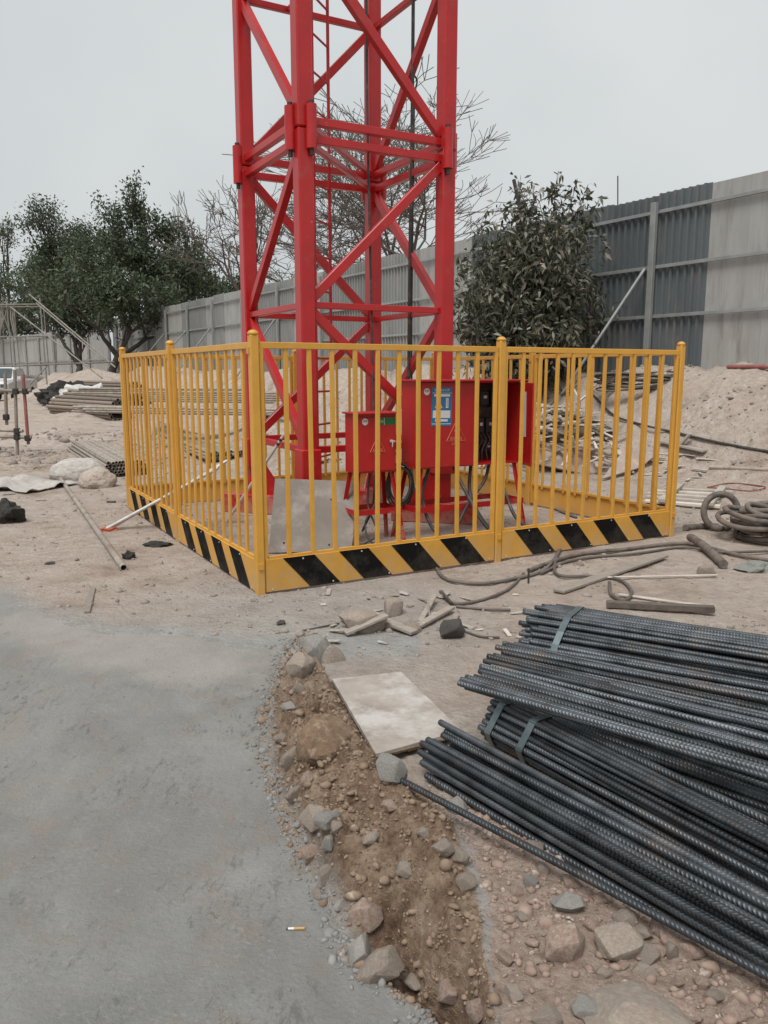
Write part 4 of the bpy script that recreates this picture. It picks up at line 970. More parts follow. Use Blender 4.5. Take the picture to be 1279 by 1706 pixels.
plank(gz(1100, 735, .05), gz(1175, 752, .05), .12, .03, 'pale plank at the foot of the earth mound', WOODP)
plank(gz(1130, 745, .05), gz(1150, 722, .25), .09, .03, 'short plank propped at the foot of the earth mound', WOODP)
for k in range(22):
    x_, y_ = random.uniform(1080, 1180), random.uniform(755, 800); p = gz(x_, y_, .012); L_ = random.uniform(.12, .4); yw = random.uniform(0, 6.28); d = Vector((math.cos(yw), math.sin(yw), 0)) * L_ / 2
    plank(p - d, p + d, random.uniform(.02, .06), .012, 'splintered wood scrap on the ground near the broken pallet', WOODP, 'wood_scrap', 'wood scraps near the pallet', 'scrap')
for k in range(40):
    x_, y_ = random.uniform(0, 420), random.uniform(690, 850); p = gz(x_, y_, .008); L_ = random.uniform(.08, .3); yw = random.uniform(0, 6.28); d = Vector((math.cos(yw), math.sin(yw), 0)) * L_ / 2
    if p.x > -2.2 and p.y < 9.5: continue
    plank(p - d, p + d, random.uniform(.02, .05), .012, 'small wood scrap strewn on the ground near the sacks and pipes', WOOD, 'wood_scrap', 'wood scraps near the sacks', 'scrap')

# ------------------------------------------------------------------ hoses and cables on the ground
def ground_line(P, lift): return [gz(x, y, lift) + Vector((0, 0, 0)) for x, y in P]
cab(ground_line([(725, 945), (745, 965), (800, 972), (850, 965), (905, 950), (930, 920), (938, 905)], .018), .013, 'dusty cable curving out under the striped fence foot toward the rebars', 'ground_cable', CABLE)
cab(ground_line([(880, 950), (955, 925), (1040, 915), (1130, 905), (1180, 912), (1230, 925), (1290, 935)], .022), .016, 'dusty hose running along the striped fence foot', 'ground_hose', HOSE)
cab(ground_line([(900, 955), (960, 932), (1060, 922), (1140, 912), (1200, 920), (1290, 918)], .018), .011, 'second thinner dusty cable beside the hose at the fence foot', 'ground_cable', CABLE)
cab(ground_line([(938, 905), (925, 935), (930, 958), (985, 960), (1030, 965), (1052, 985), (1040, 1000), (1018, 990), (1015, 970)], .02), .012, 'dusty cable looped on the ground behind the rebar heap', 'ground_cable', CABLE)
cab(ground_line([(733, 985), (755, 1005), (800, 1000), (840, 985), (860, 970), (872, 955)], .012), .010, 'thin dusty wire lying between the dark stone and the fence', 'ground_wire', CABLE)
cab(ground_line([(760, 1010), (800, 1014), (850, 1016)], .012), .009, 'short dusty wire running under the rebar ends', 'ground_wire', CABLE)
cab(ground_line([(775, 1052), (800, 1060), (832, 1062)], .010), .007, 'thin wire sticking out beside the dark square stone', 'ground_wire', CABLE)
cab(ground_line([(505, 1050), (540, 1043), (565, 1038)], .008), .005, 'thin rusty rod on the ground beside the big rounded stone', 'ground_wire', CABLE)
tag(MB().bar(gz(735, 985, .05), gz(752, 1005, .02), .018, .018).build('rusty_clamp', DARK), 'small dark metal clamp lying near the wooden stake', 'clamp')
tag(MB().tube([gz(880, 972, 0) + Vector((0, 0, -.02)), gz(880, 972, 0) + Vector((0, 0, .11))], .007, 6).build('steel_pin', DARK), 'thin steel pin standing in the ground behind the rebars', 'pin')
# thick hose, ring and coil on the right
cab([gz(1150, 895, .05), gz(1175, 912, .045), gz(1205, 940, .04)], .036, 'thick dusty hose end pointing away from the hose coil', 'thick_hose', HOSE, cat='hose', n=12)
rc = gz(1196, 885, .0)
cab([rc + Vector((.17 * math.sin(a_) * .95 + .03, .06 * math.sin(a_ * .5), .185 - .165 * math.cos(a_))) for a_ in np.linspace(.15, 6.2, 14)] + [rc + Vector((.0, .10, .03)), rc + Vector((-.25, .05, .03)), rc + Vector((-.32, -.02, .04))], .03, 'thick dusty hose standing up in a ring beside the coil', 'thick_hose', HOSE, cat='hose', n=12)
co = gz(1262, 905, 0.)
coil = empty('hose_coil', (co.x + .25, co.y + .12, co.z), 0, 'heap of coiled dusty cables lying right of the fence corner', 'cable coil')
for k in range(16):
    a0 = random.uniform(0, 6.28); rx = random.uniform(.30, .47); ry = random.uniform(.22, .36); zb = .02 + .26 * (k / 16) ** .8; ox, oy = random.gauss(0, .05), random.gauss(0, .05)
    P = [(ox + rx * (1 - .15 * (k / 16)) * math.cos(a_ + a0), oy + ry * math.sin(a_ + a0), zb + .03 * math.sin(2 * a_ + k) + .012) for a_ in np.linspace(0, 6.28, 26)]
    MB().tube([(p[0], p[1], max(.02, p[2])) for p in P], random.choice([.018, .02, .024]), 8, caps=False).build('loop', HOSE if k % 3 else CABLE, coil)
RC = mat('red_cord', (.30, .08, .06), (.24, .07, .055), .7)
cab(ground_line([(1178, 812), (1215, 805), (1255, 808), (1275, 812), (1250, 818), (1210, 814), (1182, 812)], .012), .008, 'thin red cord looped on the ground behind the hose ring', 'red_rope', RC, cat='cord')
cab(ground_line([(985, 655), (1020, 690), (1060, 705), (1130, 722), (1200, 738), (1279, 752), (1330, 760)], .03), .018, 'dark hose running down across the foot of the earth mound', 'ground_hose', DARK)
tag(MB().tube([gz(1182, 778, .03), gz(1330, 785, .03)], .028, 8).build('ground_pipe', PIPE), 'grey pipe lying on the ground before the earth mound', 'pipe')
cab(ground_line([(860, 800), (885, 830), (930, 850), (960, 862)], .016), .014, 'dark cable lying inside the fence by the cabinet legs', 'ground_cable', CABLE)
# cable coil on the mound by the wall
wc = at(1062, 602, 13.7); wz = hz(wc.x, wc.y)
wcl = empty('cable_coil', (wc.x, wc.y, wz + .02), R(-20), 'black cable coil lying on the mound by the corrugated wall', 'cable coil')
for k in range(14):
    rx = random.uniform(.5, .75); ry = random.uniform(.25, .4); a0 = random.uniform(0, 6.28)
    MB().tube([(rx * math.cos(a_ + a0) + .04 * math.sin(k), ry * math.sin(a_ + a0), .015 + .02 * k + .03 * math.sin(a_ * 2 + k)) for a_ in np.linspace(0, 6.28, 26)], .014, 6, caps=False).build('loop', DARK if k % 2 else CABLE, wcl)
for k, P in enumerate(([(930, 600), (950, 640), (965, 690), (985, 740)], [(1000, 612), (965, 640), (925, 665), (905, 700)], [(1010, 606), (1000, 630), (985, 650), (960, 672)], [(900, 590), (915, 610), (935, 650), (950, 655)])):
    cab(ground_line(P, .03), .014, 'pale cable trailing down the earth mound from the wall coil', 'ground_cable', WHITE if k in (0, 2) else CABLE, 'cables down the mound')
tag(MB().tube([gz(1212, 611, .03), gz(1330, 611, .03)], .035, 8).build('red_pipe', PIPER), 'dull red pipe lying on top of the earth mound', 'pipe')

# ------------------------------------------------------------------ pipes
PM6 = MB().tube([(0, 0, 0), (6, 0, 0)], .024, 10, hollow=True).mesh('pipe', PIPE)
PM3 = MB().tube([(0, 0, 0), (3.2, 0, 0)], .024, 10, hollow=True).mesh('pipe', PIPE)
def pipe_stack(org, yaw, w_, layers, label, group, me=PM6, lift=0., rag=.15, sc_=1., pitch_=0.):
    for L_ in range(layers):
        n = int(w_ / .052) - L_
        for k in range(n):
            off = (k - (n - 1) / 2) * .052 + random.uniform(-.006, .006)
            p = Vector((org[0], org[1], 0)) + Vector((-math.sin(yaw), math.cos(yaw), 0)) * off + Vector((math.cos(yaw), math.sin(yaw), 0)) * random.uniform(-rag, rag)
            z = org[2] + .026 + L_ * .044 + lift
            o = link('scaffold_pipe', me, None, None, (p.x, p.y, z), (random.uniform(0, 6), pitch_, yaw + random.uniform(-.006, .006)))
            o.scale = (sc_, 1, 1); tag(o, label, 'pipe', group)
yaw1 = math.atan2(4.35, -2.32)
e_ = g(210, 793); pipe_stack((e_.x, e_.y, hz(e_.x, e_.y)), R(118), .75, 5, 'pale scaffold pipe in the low stack next to the two sacks', 'scaffold pipes by the sacks', rag=.06, sc_=.68)
e_ = g(392, 778); pipe_stack((e_.x - .1, e_.y + .3, hz(e_.x, e_.y) + .02), R(116), .9, 3, 'pale scaffold pipe in the stack behind the left fence', 'scaffold pipes behind the left fence', rag=.1)
e_ = g(540, 792); pipe_stack((e_.x, e_.y + .25, hz(e_.x, e_.y)), R(122), .75, 3, 'pale scaffold pipe in the stack behind the crane front leg', 'scaffold pipes behind the crane', rag=.1, sc_=.6)
for k, (x_, y_, Yd, lay) in enumerate(((560, 668, 15.4, 5), (470, 690, 14.6, 3), (420, 650, 18, 3))):
    p = at(x_, y_, Yd); pipe_stack((p.x, p.y, max(hz(p.x, p.y), p.z - .1)), R(160 + 4 * k), .5, lay, 'weathered scaffold pipe in the high heap along the bank', 'scaffold pipes along the bank', rag=.25, sc_=.7)
PMF = MB().tube([(0, 0, 0), (5, 0, 0)], .058, 8, hollow=True).mesh('pipe', PIPEB)
for k, (x_, y_, Yd, ll) in enumerate(((203, 684, 25, .95), (232, 672, 27, 1.25), (228, 653, 30, 1.2))):
    p = at(x_, y_, Yd)
    for (o1, zz) in hexpack(.95, .8, .12, lambda x, z: (x / .47) ** 2 + ((z - .36) / .37) ** 2 < 1. and ((x / .30) ** 2 + ((z - .30) / .2) ** 2 > 1.), .008):
        yw = R(134 - 3 * k); q = p + Vector((-math.sin(yw), math.cos(yw), 0)) * o1 + Vector((math.cos(yw), math.sin(yw), 0)) * random.uniform(-.12, .12)
        o = link('scaffold_pipe', PMF, None, None, (q.x, q.y, p.z - .36 + zz), (random.uniform(0, 6), 0, yw)); o.scale = (ll, 1, 1)
        tag(o, 'brownish scaffold pipe in a far round stack by the rubbish bags', 'pipe', 'scaffold pipes in far stacks')
tag(MB().tube([g(100, 797, .03), g(206, 946, .03)], .027, 12, hollow=True).build('scaffold_pipe', PIPE), 'single long pipe lying alone on the dusty ground', 'pipe')
# scaffold frame at left
fr = empty('pipe_scaffold', (-6.5, 14.0, 0), 0, 'low scaffold pipe frame with one pink upright', 'scaffold')
def P_(x, y, Y=14.0): return at(x, y, Y) - Vector((-6.5, 14.0, 0))
for k, (x0, y0, x1, y1, m_) in enumerate(((8, 622, 11, 708, PIPE), (24, 616, 29, 758, PIPE), (38, 624, 47, 740, PIPER))): MB().tube([P_(x0, y0), P_(x1, y1)], .03, 8).build('upright', m_, fr)
for y_, x1 in ((651, 52), (729, 52), (718, 38)): MB().tube([P_(-60, y_ - (4 if y_ > 700 else 0), 14.05), P_(x1, y_, 13.95)], .03, 8).build('ledger', PIPE, fr)
for x_, y_ in ((42, 652), (46, 730), (28, 718), (10, 695), (28, 728), (26, 652)): MB().box(P_(x_, y_, 13.95), (.09, .09, .1), None, .01).build('coupler', TARP, fr)

# ------------------------------------------------------------------ sacks, sheet, netting
lump('sack', gz(131, 797), (.38, .26, .22), SACKW, 'dirty white sack lying against the pipe stack', 'sack', 1.3, .3, 4, .10)
lump('sack', gz(163, 812), (.24, .22, .20), SACK, 'crumpled pinkish sack with red edge before the white sack', 'sack', 4.1, 1., 4, .13)
lump('black_netting', gz(8, 870), (.17, .16, .14), TARP, 'crumpled black netting lump on the dusty ground', 'netting', 7.7, 0, 4, .6)
lump('rag', gz(262, 909), (.12, .06, .03), TARP, 'flat dark rag on the ground near the left fence', 'rag', 2.2, .1, 3, .5)
lump('rag', gz(214, 930), (.05, .04, .04), TARP, 'small dark rag beside the end of the long pipe', 'rag', 3.2, .1, 3, .5)
lump('rubbish_bag', gz(140, 672), (1.0, .8, .55), WHITE, 'white rubbish bags dumped beside the far pipe stacks', 'bag', 5.5, 0, 4, .45)
lump('black_netting', gz(108, 670), (1.0, .7, .6), TARP, 'heap of black netting beside the white rubbish bags', 'netting', 6.5, 0, 4, .55)
lump('orange_tie', gz(180, 885), (.09, .05, .03), mat('orange_plastic', (.45, .12, .05), (.35, .1, .05), .6), 'orange tie wrapped at the ground ends of the silver poles', 'tie', 8.5, .3, 3, .5)
lump('green_netting', gz(1258, 950), (.13, .09, .05), mat('green_net', (.17, .19, .165), (.26, .255, .23), .9), 'greenish netting scrap in front of the hose coil', 'netting', 9.5, .2, 3, .5)
tag(MB().box((0, 0, 0), (.1, .04, .02), None, .003).build('wood_block', ROCKD, None, gz(185, 836, .01), (0, 0, .1)), 'small dark block on the ground left of the fence', 'block')
q = 18; cz = gz(30, 812); VV = []; 
for i in range(q + 1):
    for j in range(q + 1):
        u_, v_ = i / q - .5, j / q - .5; X_ = cz.x + u_ * (1.1 + .3 * v_) + v_ * .2; Y_ = cz.y + v_ * .85 - u_ * .25 + .06 * math.sin(u_ * 9)
        VV.append((X_, Y_, hz(X_, Y_) + .03 + .10 * max(0, mnoise.noise(Vector((u_ * 4, v_ * 4, 2.)))) + .12 * max(0, .5 - abs(u_ + .1) * 3)))
me = np_mesh('cloth_sheet', VV, [[i * (q + 1) + j, (i + 1) * (q + 1) + j, (i + 1) * (q + 1) + j + 1, i * (q + 1) + j + 1] for i in range(q) for j in range(q)], CLOTH, True)
so = tag(link('cloth_sheet', me), 'white rumpled sheet lying on the ground left of the sacks', 'sheet'); sm = so.modifiers.new('t', 'SOLIDIFY'); sm.thickness = .006

# ------------------------------------------------------------------ hoarding wall on the bank
wall = empty('hoarding_wall', (0, 0, 0), 0, 'long corrugated metal hoarding with rails and posts along the bank', 'wall')
WN = Vector((*WALL_N, 0)); WT = Vector((*WALL_T, 0)); WO = WN * WALL_D
wyaw = math.atan2(WT.y, WT.x)
SWD = 3.26 / 3
def corr(w_, h_, pitch_, dep, mt):
    n = int(round(w_ / pitch_)); xs_ = []; ys_ = []
    for k in range(n):
        x0 = k * w_ / n; d = w_ / n
        xs_ += [x0, x0 + d * .55, x0 + d * .65, x0 + d * .9]; ys_ += [0, 0, dep, dep]
    xs_.append(w_); ys_.append(0)
    m = MB(); k = len(xs_)
    m.add([(x, y, 0) for x, y in zip(xs_, ys_)] + [(x, y, h_) for x, y in zip(xs_, ys_)], [(i, i + 1, k + i + 1, k + i) for i in range(k - 1)])
    return m.mesh('sheet', mt)
CD, CM = corr(SWD - .004, 3.2, .155, .05, SHEETD), corr(SWD - .004, 3.2, .155, .05, SHEETM)
def flat(mt):
    m = MB().box((SWD / 2, 0, 1.6), (SWD - .006, .012, 3.2), None, .002)
    for x in (SWD * .33, SWD * .66): m.box((x, .008, 1.6), (.02, .008, 3.2))
    return m.mesh('sheet', mt)
FL = flat(SHEETL)
t0 = 10.2 - 3.26 * 4
for k in range(16 * 3 + 1):
    t_ = t0 + SWD * k
    if t_ > 49.4: break
    me = FL if (t_ < 8.5 or 15.6 < t_ < 17.0 or 23 < t_ < 25 or (t_ > 27 and k % 7 in (2, 3, 5))) else (CD if t_ < 15.6 else CM)
    p = WO + WT * t_
    link('sheet', me, None, wall, (p.x, p.y, 1.45 + random.uniform(-.015, .03)), (0, 0, wyaw))
def wpt(t_, off, z): q = WO + WT * t_ - WN * off; return Vector((q.x, q.y, z))
wpost = MB().box((0, 0, 1.55), (.12, .08, 3.1), None, .006).mesh('post', RAILM)
for k in range(17):
    t_ = 10.2 - 3.26 * 4 + 3.26 * k
    if t_ > 50: break
    p = wpt(t_, .14, 1.40); link('post', wpost, None, wall, p, (0, 0, wyaw))
    if k in (4, 9, 11, 12, 13, 14, 15): MB().tube([wpt(t_ + .1, .2, 3.35), wpt(t_ + .7, 1.7, hz(*wpt(t_ + .7, 1.7, 0)[:2]) - .02)], .03, 8).build('brace', RAILM, wall)
for z in (2.5, 3.38, 4.34): MB().bar(wpt(t0, .065, z), wpt(49.4, .065, z), .05, .06).build('rail', RAILM, wall)
tag(MB().tube([at(1029, 345, 16.2), at(1029, 293, 16.2)], .012, 6).build('thin_rod', BARKD), 'thin rod sticking up behind the hoarding wall', 'rod')
# far hoarding
w2 = empty('hoarding_wall', (0, 0, 0), 0, 'far pale hoarding behind the tree trunks and bamboo poles', 'wall')
pA, pB = Vector((-16.6, 49.3, 0)), Vector((-46, 88, 0)); d2 = (pB - pA).normalized(); yw2 = math.atan2(d2.y, d2.x); L2 = (pB - pA).length
FL2 = MB().box((1.0, 0, 1.55), (1.99, .012, 3.1), None, .002).box((.66, .01, 1.55), (.03, .01, 3.1)).box((1.33, .01, 1.55), (.03, .01, 3.1)).mesh('sheet', SHEETL)
for k in range(int(L2 / 2)):
    p = pA + d2 * 2 * k; link('sheet', FL2, None, w2, (p.x, p.y, 1.3), (0, 0, yw2))
    if k % 2 == 0:
        nn2 = Vector((d2.y, -d2.x, 0)); q2 = p - nn2 * .1 * (1 if nn2.y > 0 else -1)
        MB().box((q2.x, q2.y, 2.8), (.12, .1, 3.0)).build('post', RAILM, w2)
for z in (2.3, 4.1):
    nn2 = Vector((d2.y, -d2.x, 0)) * (.07 if d2.x > 0 else -.07)
    MB().bar(pA + nn2 + Vector((0, 0, z)), pB + nn2 + Vector((0, 0, z)), .05, .07).build('rail', RAILM, w2)

# ------------------------------------------------------------------ trees and bush
def branches(name, segs, mt, n=5):
    """segs: list of (p0, p1, r0, r1)"""
    P0 = np.array([s_[0][:] for s_ in segs]); P1 = np.array([s_[1][:] for s_ in segs]); r0 = np.array([s_[2] for s_ in segs]); r1 = np.array([s_[3] for s_ in segs])
    d = P1 - P0; L_ = np.linalg.norm(d, axis=1, keepdims=True); d = d / np.maximum(L_, 1e-6)
    ref = np.where(np.abs(d[:, 2:3]) > .9, np.array([[1., 0, 0]]), np.array([[0, 0, 1.]])); a_ = np.cross(d, ref); a_ /= np.linalg.norm(a_, axis=1, keepdims=True); b_ = np.cross(d, a_)
    th = np.arange(n) * 2 * math.pi / n; c, s_ = np.cos(th), np.sin(th)
    ring = a_[:, None, :] * c[None, :, None] + b_[:, None, :] * s_[None, :, None]
    V_ = np.concatenate([P0[:, None] + ring * r0[:, None, None], P1[:, None] + ring * r1[:, None, None]], 1)
    k = np.arange(n); f = np.stack([k, (k + 1) % n, n + (k + 1) % n, n + k], -1)
    Fq = (f[None] + (np.arange(len(segs)) * 2 * n)[:, None, None]).reshape(-1, 4)
    return np_mesh(name, V_.reshape(-1, 3), Fq, mt, True)
def grow(base, h_, r_, rnd_, spread=.55, depth=5, split=(2, 3), taper=.68, lean=(0, 0), trunk=.3, up=.15, wob=.12, minr=.006):
    segs = []; tips = []
    def rec(p, d, L_, r0, lev):
        k = 3 if lev < 3 else 2; q = p; dd_ = d
        for i in range(k):
            dd_ = (dd_ + Vector((rnd_.gauss(0, wob), rnd_.gauss(0, wob), rnd_.gauss(0, wob) + up * .3))).normalized()
            nq = q + dd_ * L_ / k; ra = r0 * (1 - .3 * i / k); rb = r0 * (1 - .3 * (i + 1) / k)
            segs.append((q, nq, max(ra, minr), max(rb, minr), lev)); q = nq
            if lev >= 1 and lev < depth and rnd_.random() < .4:
                sd_ = (dd_ + Vector((rnd_.gauss(0, 1), rnd_.gauss(0, 1), rnd_.gauss(0, .6) + up)) * spread).normalized(); rec(q, sd_, L_ * .55, rb * .5, lev + 2)
        if lev >= depth: tips.append(q); return
        for _ in range(rnd_.randint(*split)):
            nd = (dd_ + Vector((rnd_.gauss(0, 1), rnd_.gauss(0, 1), rnd_.gauss(0, .7) + up)) * spread).normalized()
            rec(q, nd, L_ * rnd_.uniform(.62, .9), r0 * taper * rnd_.uniform(.8, 1.), lev + 1)
    rec(Vector(base), Vector((lean[0], lean[1], 1)).normalized(), h_ * trunk, r_, 0)
    return segs, tips
def leaf_cloud(name, C_, size, mt, rs_, aspect=.45, droop=0., fold=.25):
    n = len(C_); d = rs_.normal(0, 1, (n, 3)); d[:, 2] -= droop; d /= np.linalg.norm(d, axis=1, keepdims=True)
    u_ = rs_.normal(0, 1, (n, 3)); u_ -= d * (u_ * d).sum(1, keepdims=True); u_ /= np.linalg.norm(u_, axis=1, keepdims=True); w_ = np.cross(d, u_)
    L_ = size * rs_.uniform(.6, 1.3, (n, 1)); W_ = L_ * aspect * .5
    b0 = C_; mid = C_ + d * L_ * .5; tip = C_ + d * L_ - np.array([[0, 0, 1]]) * L_ * .12
    V_ = np.stack([b0, mid + u_ * W_ + w_ * W_ * fold, tip, mid - u_ * W_ + w_ * W_ * fold], 1).reshape(-1, 3)
    f = np.arange(n)[:, None] * 4
    Fq = np.concatenate([f + np.array([[0, 1, 2]]), f + np.array([[0, 2, 3]])])
    return np_mesh(name, V_, Fq, mt)
def clumps(cents, rad, per, rs_, flat=.75):
    n = len(cents); k = rs_.integers(int(per * .5), int(per * 1.5), n); c = np.repeat(np.asarray(cents), k, 0); r_ = np.repeat(np.asarray(rad), k)
    d = rs_.normal(0, .5, (len(c), 3)); d[:, 2] *= flat
    return c + d * r_[:, None]
def tree(base, h_, r_, seed, label, crown_r, nleaf, leaf, mt=LEAF1, depth=4, spread=.55, trunk=.28, lean=(0, 0), group='evergreen trees at the back', name='evergreen_tree', clr=.6, zlo=.3):
    rd = random.Random(seed); rs_ = np.random.default_rng(seed)
    segs, tips = grow((0, 0, 0), h_, r_, rd, spread, depth, (2, 3), .66, lean, trunk, .25, .12, .02)
    mxz = max(t.z for t in tips); k = h_ / mxz
    mxr = sorted(math.hypot(t.x, t.y) for t in tips)[int(len(tips) * .9)]; kr = crown_r / mxr
    def fx(p): f = min(1, p.z * k / (h_ * .35)); s_ = 1 + (kr - 1) * f; return Vector((p.x * s_, p.y * s_, p.z * k))
    segs = [(fx(s_[0]), fx(s_[1]), s_[2], s_[3], s_[4]) for s_ in segs]; tips = [fx(t) for t in tips]
    o = empty(name, base, 0, label, 'tree', group)
    tr = [s_ for s_ in segs if s_[4] == 0]; br = [s_ for s_ in segs if s_[4] > 0]
    link('trunk', branches('trunk', tr, BARKD, 8), None, o); link('limbs', branches('limbs', br, BARKD, 4), None, o)
    cents = np.array([t[:] for t in tips if t.z > h_ * zlo] + [(s_[1] + (s_[1] - s_[0]) * .3)[:] for s_ in br if s_[4] >= depth - 2 and s_[1].z > h_ * zlo])
    per = nleaf / len(cents)
    pts = clumps(cents, rs_.uniform(.6, 1.3, len(cents)) * clr, per, rs_)
    tag(link('crown', leaf_cloud('crown', pts, leaf, mt, rs_), None, o), kind='stuff')
    return o
def tbase(x, Y, z=None):
    X = (x - CX) / 1346 * Y; return (X, Y, (hz(X, Y) if z is None else z) - .1)
TR = [(180, 41, 6.4, .24, 3, 'leafy evergreen tree with twin pale trunk, growing before the far hoarding', 3.4, 8000, .05),
      (124, 43, 6.8, .24, 8, 'leafy evergreen tree with dark trunk beside the bamboo poles', 3.8, 8000, -.15),
      (30, 70, 13.0, .26, 15, 'tall thin-crowned evergreen tree beyond the far hoarding', 3.4, 3000, -.05),
      (262, 50, 11.2, .28, 22, 'tallest dark evergreen tree behind the hoarding end', 2.7, 6500, 0),
      (205, 55, 10.0, .26, 27, 'dense evergreen tree standing behind the twin-trunk tree', 3.6, 8500, 0),
      (135, 56, 11.2, .26, 29, 'upright evergreen tree rising between the two trunked trees', 2.6, 6000, 0),
      (318, 50, 8.6, .24, 33, 'broad evergreen tree behind the hoarding near the mast', 3.0, 7500, 0),
      (362, 52, 7.2, .22, 41, 'low evergreen tree behind the hoarding right beside the mast', 3.2, 7000, 0),
      (290, 58, 8.2, .22, 42, 'evergreen tree filling the gap behind the tallest dark tree', 3.6, 7000, 0),
      (80, 67, 9.8, .24, 43, 'middling evergreen tree beyond the far hoarding, behind the dark trunk', 3.8, 7500, 0),
      (5, 75, 8.0, .24, 44, 'low evergreen tree at the far hoarding beyond the white truck', 4.6, 7000, 0),
      (425, 54, 6.2, .2, 46, 'low evergreen tree behind the hoarding, partly hidden by the mast', 3.2, 6000, 0),
      (480, 44, 4.2, .2, 47, 'low hazy green tree behind the hoarding under the bare branches', 2.6, 4500, 0)]
for x_, Y_, h_, r_, sd_, lb_, cr_, nl_, ln_ in TR:
    tree(tbase(x_, Y_), h_, r_, sd_, lb_, cr_, nl_, .24, lean=(ln_, 0), clr=.62, trunk=.36 if Y_ < 45 else .2, depth=5, zlo=.55 if Y_ < 45 else .3)
def bare(base, h_, r_, seed, label, crown_r, depth=6, lean=(0, 0), trunk=.22, spread=.5):
    rd = random.Random(seed); segs, tips = grow((0, 0, 0), h_, r_, rd, spread, depth, (2, 3), .66, lean, trunk, .22, .13, .011)
    mxz = max(t.z for t in tips); k = h_ / mxz; mxr = sorted(math.hypot(t.x, t.y) for t in tips)[int(len(tips) * .93)]; kr = crown_r / mxr
    def fx(p): f = min(1, p.z * k / (h_ * .3)); s_ = 1 + (kr - 1) * f; return Vector((p.x * s_, p.y * s_, p.z * k))
    o = empty('bare_tree', base, 0, label, 'tree', 'bare trees behind the hoarding')
    tr = [(fx(s_[0]), fx(s_[1]), s_[2], s_[3]) for s_ in segs if s_[4] == 0]; br = [(fx(s_[0]), fx(s_[1]), s_[2], s_[3]) for s_ in segs if s_[4] > 0]
    link('trunk', branches('trunk', tr, BARK, 8), None, o)
    tag(link('branches', branches('branches', br, BARK, 4), None, o), kind='stuff')
bare(tbase(610, 36, 1.4), 12.8, .2, 51, 'leafless tree rising behind the middle of the crane mast', 5.6, 7)
bare(tbase(690, 33, 1.4), 9.6, .17, 53, 'leafless tree with forked limbs spreading right of the mast', 6.0, 7, lean=(.2, 0))
bare(tbase(470, 36, 1.4), 8.4, .16, 58, 'leafless tree spreading left of the mast', 4.4, 6, lean=(-.1, 0))
bare(tbase(560, 42, 1.4), 9.0, .18, 60, 'leafless tree farther back behind the mast ladder', 6.0, 7)
# bush before the wall
def bush():
    X, Y = (884 - CX) / 1346 * 15.6, 15.6; zb = hz(X, Y) - .05; rd = random.Random(4); rs_ = np.random.default_rng(4)
    o = empty('leafy_bush', (X, Y, zb), 0, 'dense dusty leafy bush growing before the corrugated wall', 'bush')
    H_ = 4.9 - zb; segs = []; cents = []; rad = []
    def env(f): return 1.55 * min(1, .7 + f * 1.2) * (1 - .55 * max(0, f - .62) / .38)
    for k in range(74):
        a_ = rd.uniform(0, 6.28); rr = math.sqrt(rd.random()); f = rd.uniform(.55, 1.0); top = Vector((math.cos(a_) * rr * env(f) * .85, math.sin(a_) * rr * env(f) * .7, H_ * f * (1 - .16 * rr)))
        b0 = Vector((math.cos(a_) * .25 * rr, math.sin(a_) * .25 * rr, 0)); pr = b0; r_ = .028
        for i in range(1, 8):
            t_ = i / 7; q_ = b0.lerp(top, t_) + Vector((math.cos(a_), math.sin(a_), 0)) * math.sin(t_ * 3.14) * .22 + Vector((rd.gauss(0, .03), rd.gauss(0, .03), 0))
            segs.append((pr, q_, r_, r_ * .82)); pr = q_; r_ *= .82
            if i > 1:
                for _ in range(4):
                    s_ = q_ + Vector((rd.gauss(0, .25), rd.gauss(0, .25), rd.gauss(-.05, .18))); segs.append((q_, s_, .006, .003)); cents.append(s_[:]); rad.append(.2)
    for dx, zz in ((.42, H_ + .28), (.95, H_ + .02), (.75, H_ + .12), (-.3, H_ - .05), (1.15, H_ - .25), (1.0, H_ - .5)):
        p0 = Vector((dx * .6, 0, H_ * .7)); p1 = Vector((dx, rd.gauss(0, .1), zz)); segs.append((p0, p1, .012, .005))
        for t_ in (.5, .65, .8, .95): q_ = p0.lerp(p1, t_); cents.append(q_[:]); rad.append(.13)
    pts = clumps(cents, rad, 13, rs_, .9)
    link('stems', branches('stems', segs, BARKD, 5), None, o)
    tag(link('foliage', leaf_cloud('foliage', pts, .155, LEAF2, rs_, .34, .7, .3), None, o), kind='stuff')
    MB().tube([(-.15, 0, H_ * .75), (-.42, .05, H_ + .12)], .035, 7).build('cut_stem', BARKD, o)
bush()
# ------------------------------------------------------------------ bamboo poles far left
bs = empty('bamboo_scaffold', (-13, 32, 0), 0, 'rough bamboo pole framework at the far left bank', 'scaffold')
def B_(x, y, Y): return at(x, y, Y) - Vector((-13, 32, 0))
for x0, y0, Y0, x1, y1, Y1, r_ in ((48, 490, 32, 192, 612, 30.5, .05), (60, 505, 31.5, 172, 600, 30, .045), (-40, 508, 32, 70, 507, 32, .05), (-40, 512, 32.4, 72, 511, 32.4, .04), (18, 512, 32, 170, 630, 28, .045), (66, 497, 32, 78, 640, 31, .05), (72, 508, 32.3, 82, 625, 31.5, .04), (22, 505, 33, 33, 615, 32, .04), (12, 505, 33, 20, 612, 32.5, .035), (-30, 562, 32, 78, 560, 31.5, .045),
                             (-40, 612, 30.5, 190, 603, 29.5, .045), (28, 609, 30.6, 80, 608, 30, .05), (78, 610, 30, 50, 640, 29, .04), (5, 500, 33, 6, 610, 33, .04), (92, 553, 32, 94, 612, 32, .04)):
    MB().tube([B_(x0, y0, Y0), B_(x1, y1, Y1)], r_ * .62, 6).build('pole', BAM, bs)
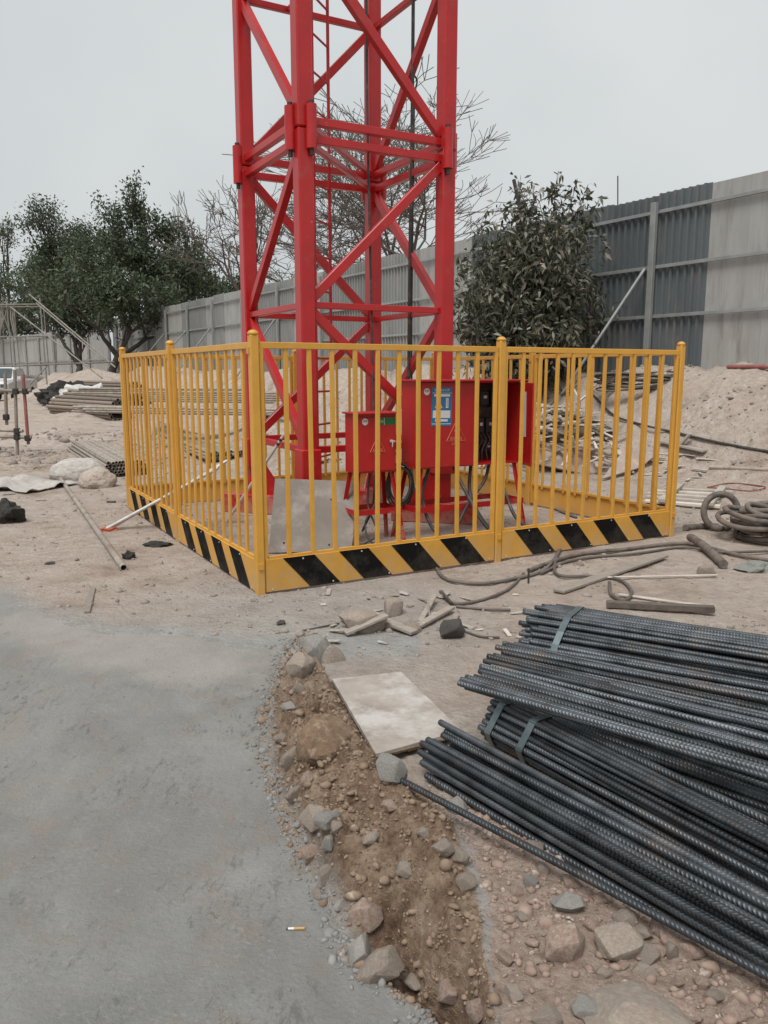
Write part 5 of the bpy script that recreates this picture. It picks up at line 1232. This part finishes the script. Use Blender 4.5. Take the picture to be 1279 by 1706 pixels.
for k in range(9):
    x_ = random.uniform(-5, 30); MB().tube([B_(x_, 508 + random.uniform(-6, 4), 32.1), B_(x_ + random.uniform(-6, 6), 530, 32.1), B_(x_ + random.uniform(-7, 7), 560, 32.1)], .03, 5).build('hanging_rope', BAM, bs)

# ------------------------------------------------------------------ white pickup, mostly outside the frame
ck = g(-16, 671); cz_ = hz(ck.x, ck.y)
car = empty('pickup_truck', (ck.x, ck.y, cz_), R(8), 'white pickup truck facing the site, parked before the far bank', 'pickup')
def loft(secs, mt, name):
    m = MB(); n = len(secs[0]); Vv = [p for s_ in secs for p in s_]
    Fs = [(i * n + k, i * n + (k + 1) % n, (i + 1) * n + (k + 1) % n, (i + 1) * n + k) for i in range(len(secs) - 1) for k in range(n)]
    Fs += [tuple(range(n)), tuple(range((len(secs) - 1) * n, len(secs) * n))]
    return m.add(Vv, Fs).build(name, mt, car)
def sec(y, w_, zl, zh, sh=.1): return [(-w_ / 2, y, zl), (w_ / 2, y, zl), (w_ / 2, y, zh - sh), (w_ / 2 - sh, y, zh), (-w_ / 2 + sh, y, zh), (-w_ / 2, y, zh - sh)]
loft([sec(0, 1.6, .45, .92), sec(.12, 1.78, .4, 1.04), sec(1.3, 1.82, .38, 1.16), sec(3.2, 1.82, .38, 1.18), sec(5.1, 1.8, .42, 1.15)], CARW, 'body')
loft([[(-.82, 1.15, 1.14), (.82, 1.15, 1.14), (.80, 1.2, 1.17), (.78, 1.22, 1.18), (-.78, 1.22, 1.18), (-.80, 1.2, 1.17)], sec(1.95, 1.5, 1.14, 1.76, .08), sec(3.1, 1.5, 1.14, 1.78, .08), sec(3.5, 1.6, 1.14, 1.3, .06)], CARW, 'cabin')
MB().add([(-.70, 1.235, 1.225), (.70, 1.235, 1.225), (.62, 1.83, 1.68), (-.62, 1.83, 1.68)], [(0, 1, 2, 3)]).build('windscreen', GLASS, car, (0, -.03, .02))
MB().box((0, -.02, .80), (1.0, .06, .2), None, .02).build('grille', TARP, car)
MB().box((0, -.06, .52), (1.74, .14, .24), None, .03).build('bumper', TARP, car)
for s_ in (-1, 1):
    MB().box((s_ * .68, .0, .83), (.3, .08, .16), None, .02).build('headlight', GLASS, car)
    for y_ in (.9, 4.1):
        wh = MB().tube([(s_ * .82, y_, .36), (s_ * .93, y_, .36)], .36, 18).build('wheel', TARP, car); MB().tube([(s_ * .925, y_, .36), (s_ * .94, y_, .36)], .2, 14).build('rim', ALU, wh)
    MB().box((s_ * 1.0, 1.55, 1.2), (.2, .1, .16), None, .02).build('mirror', CARW, car)
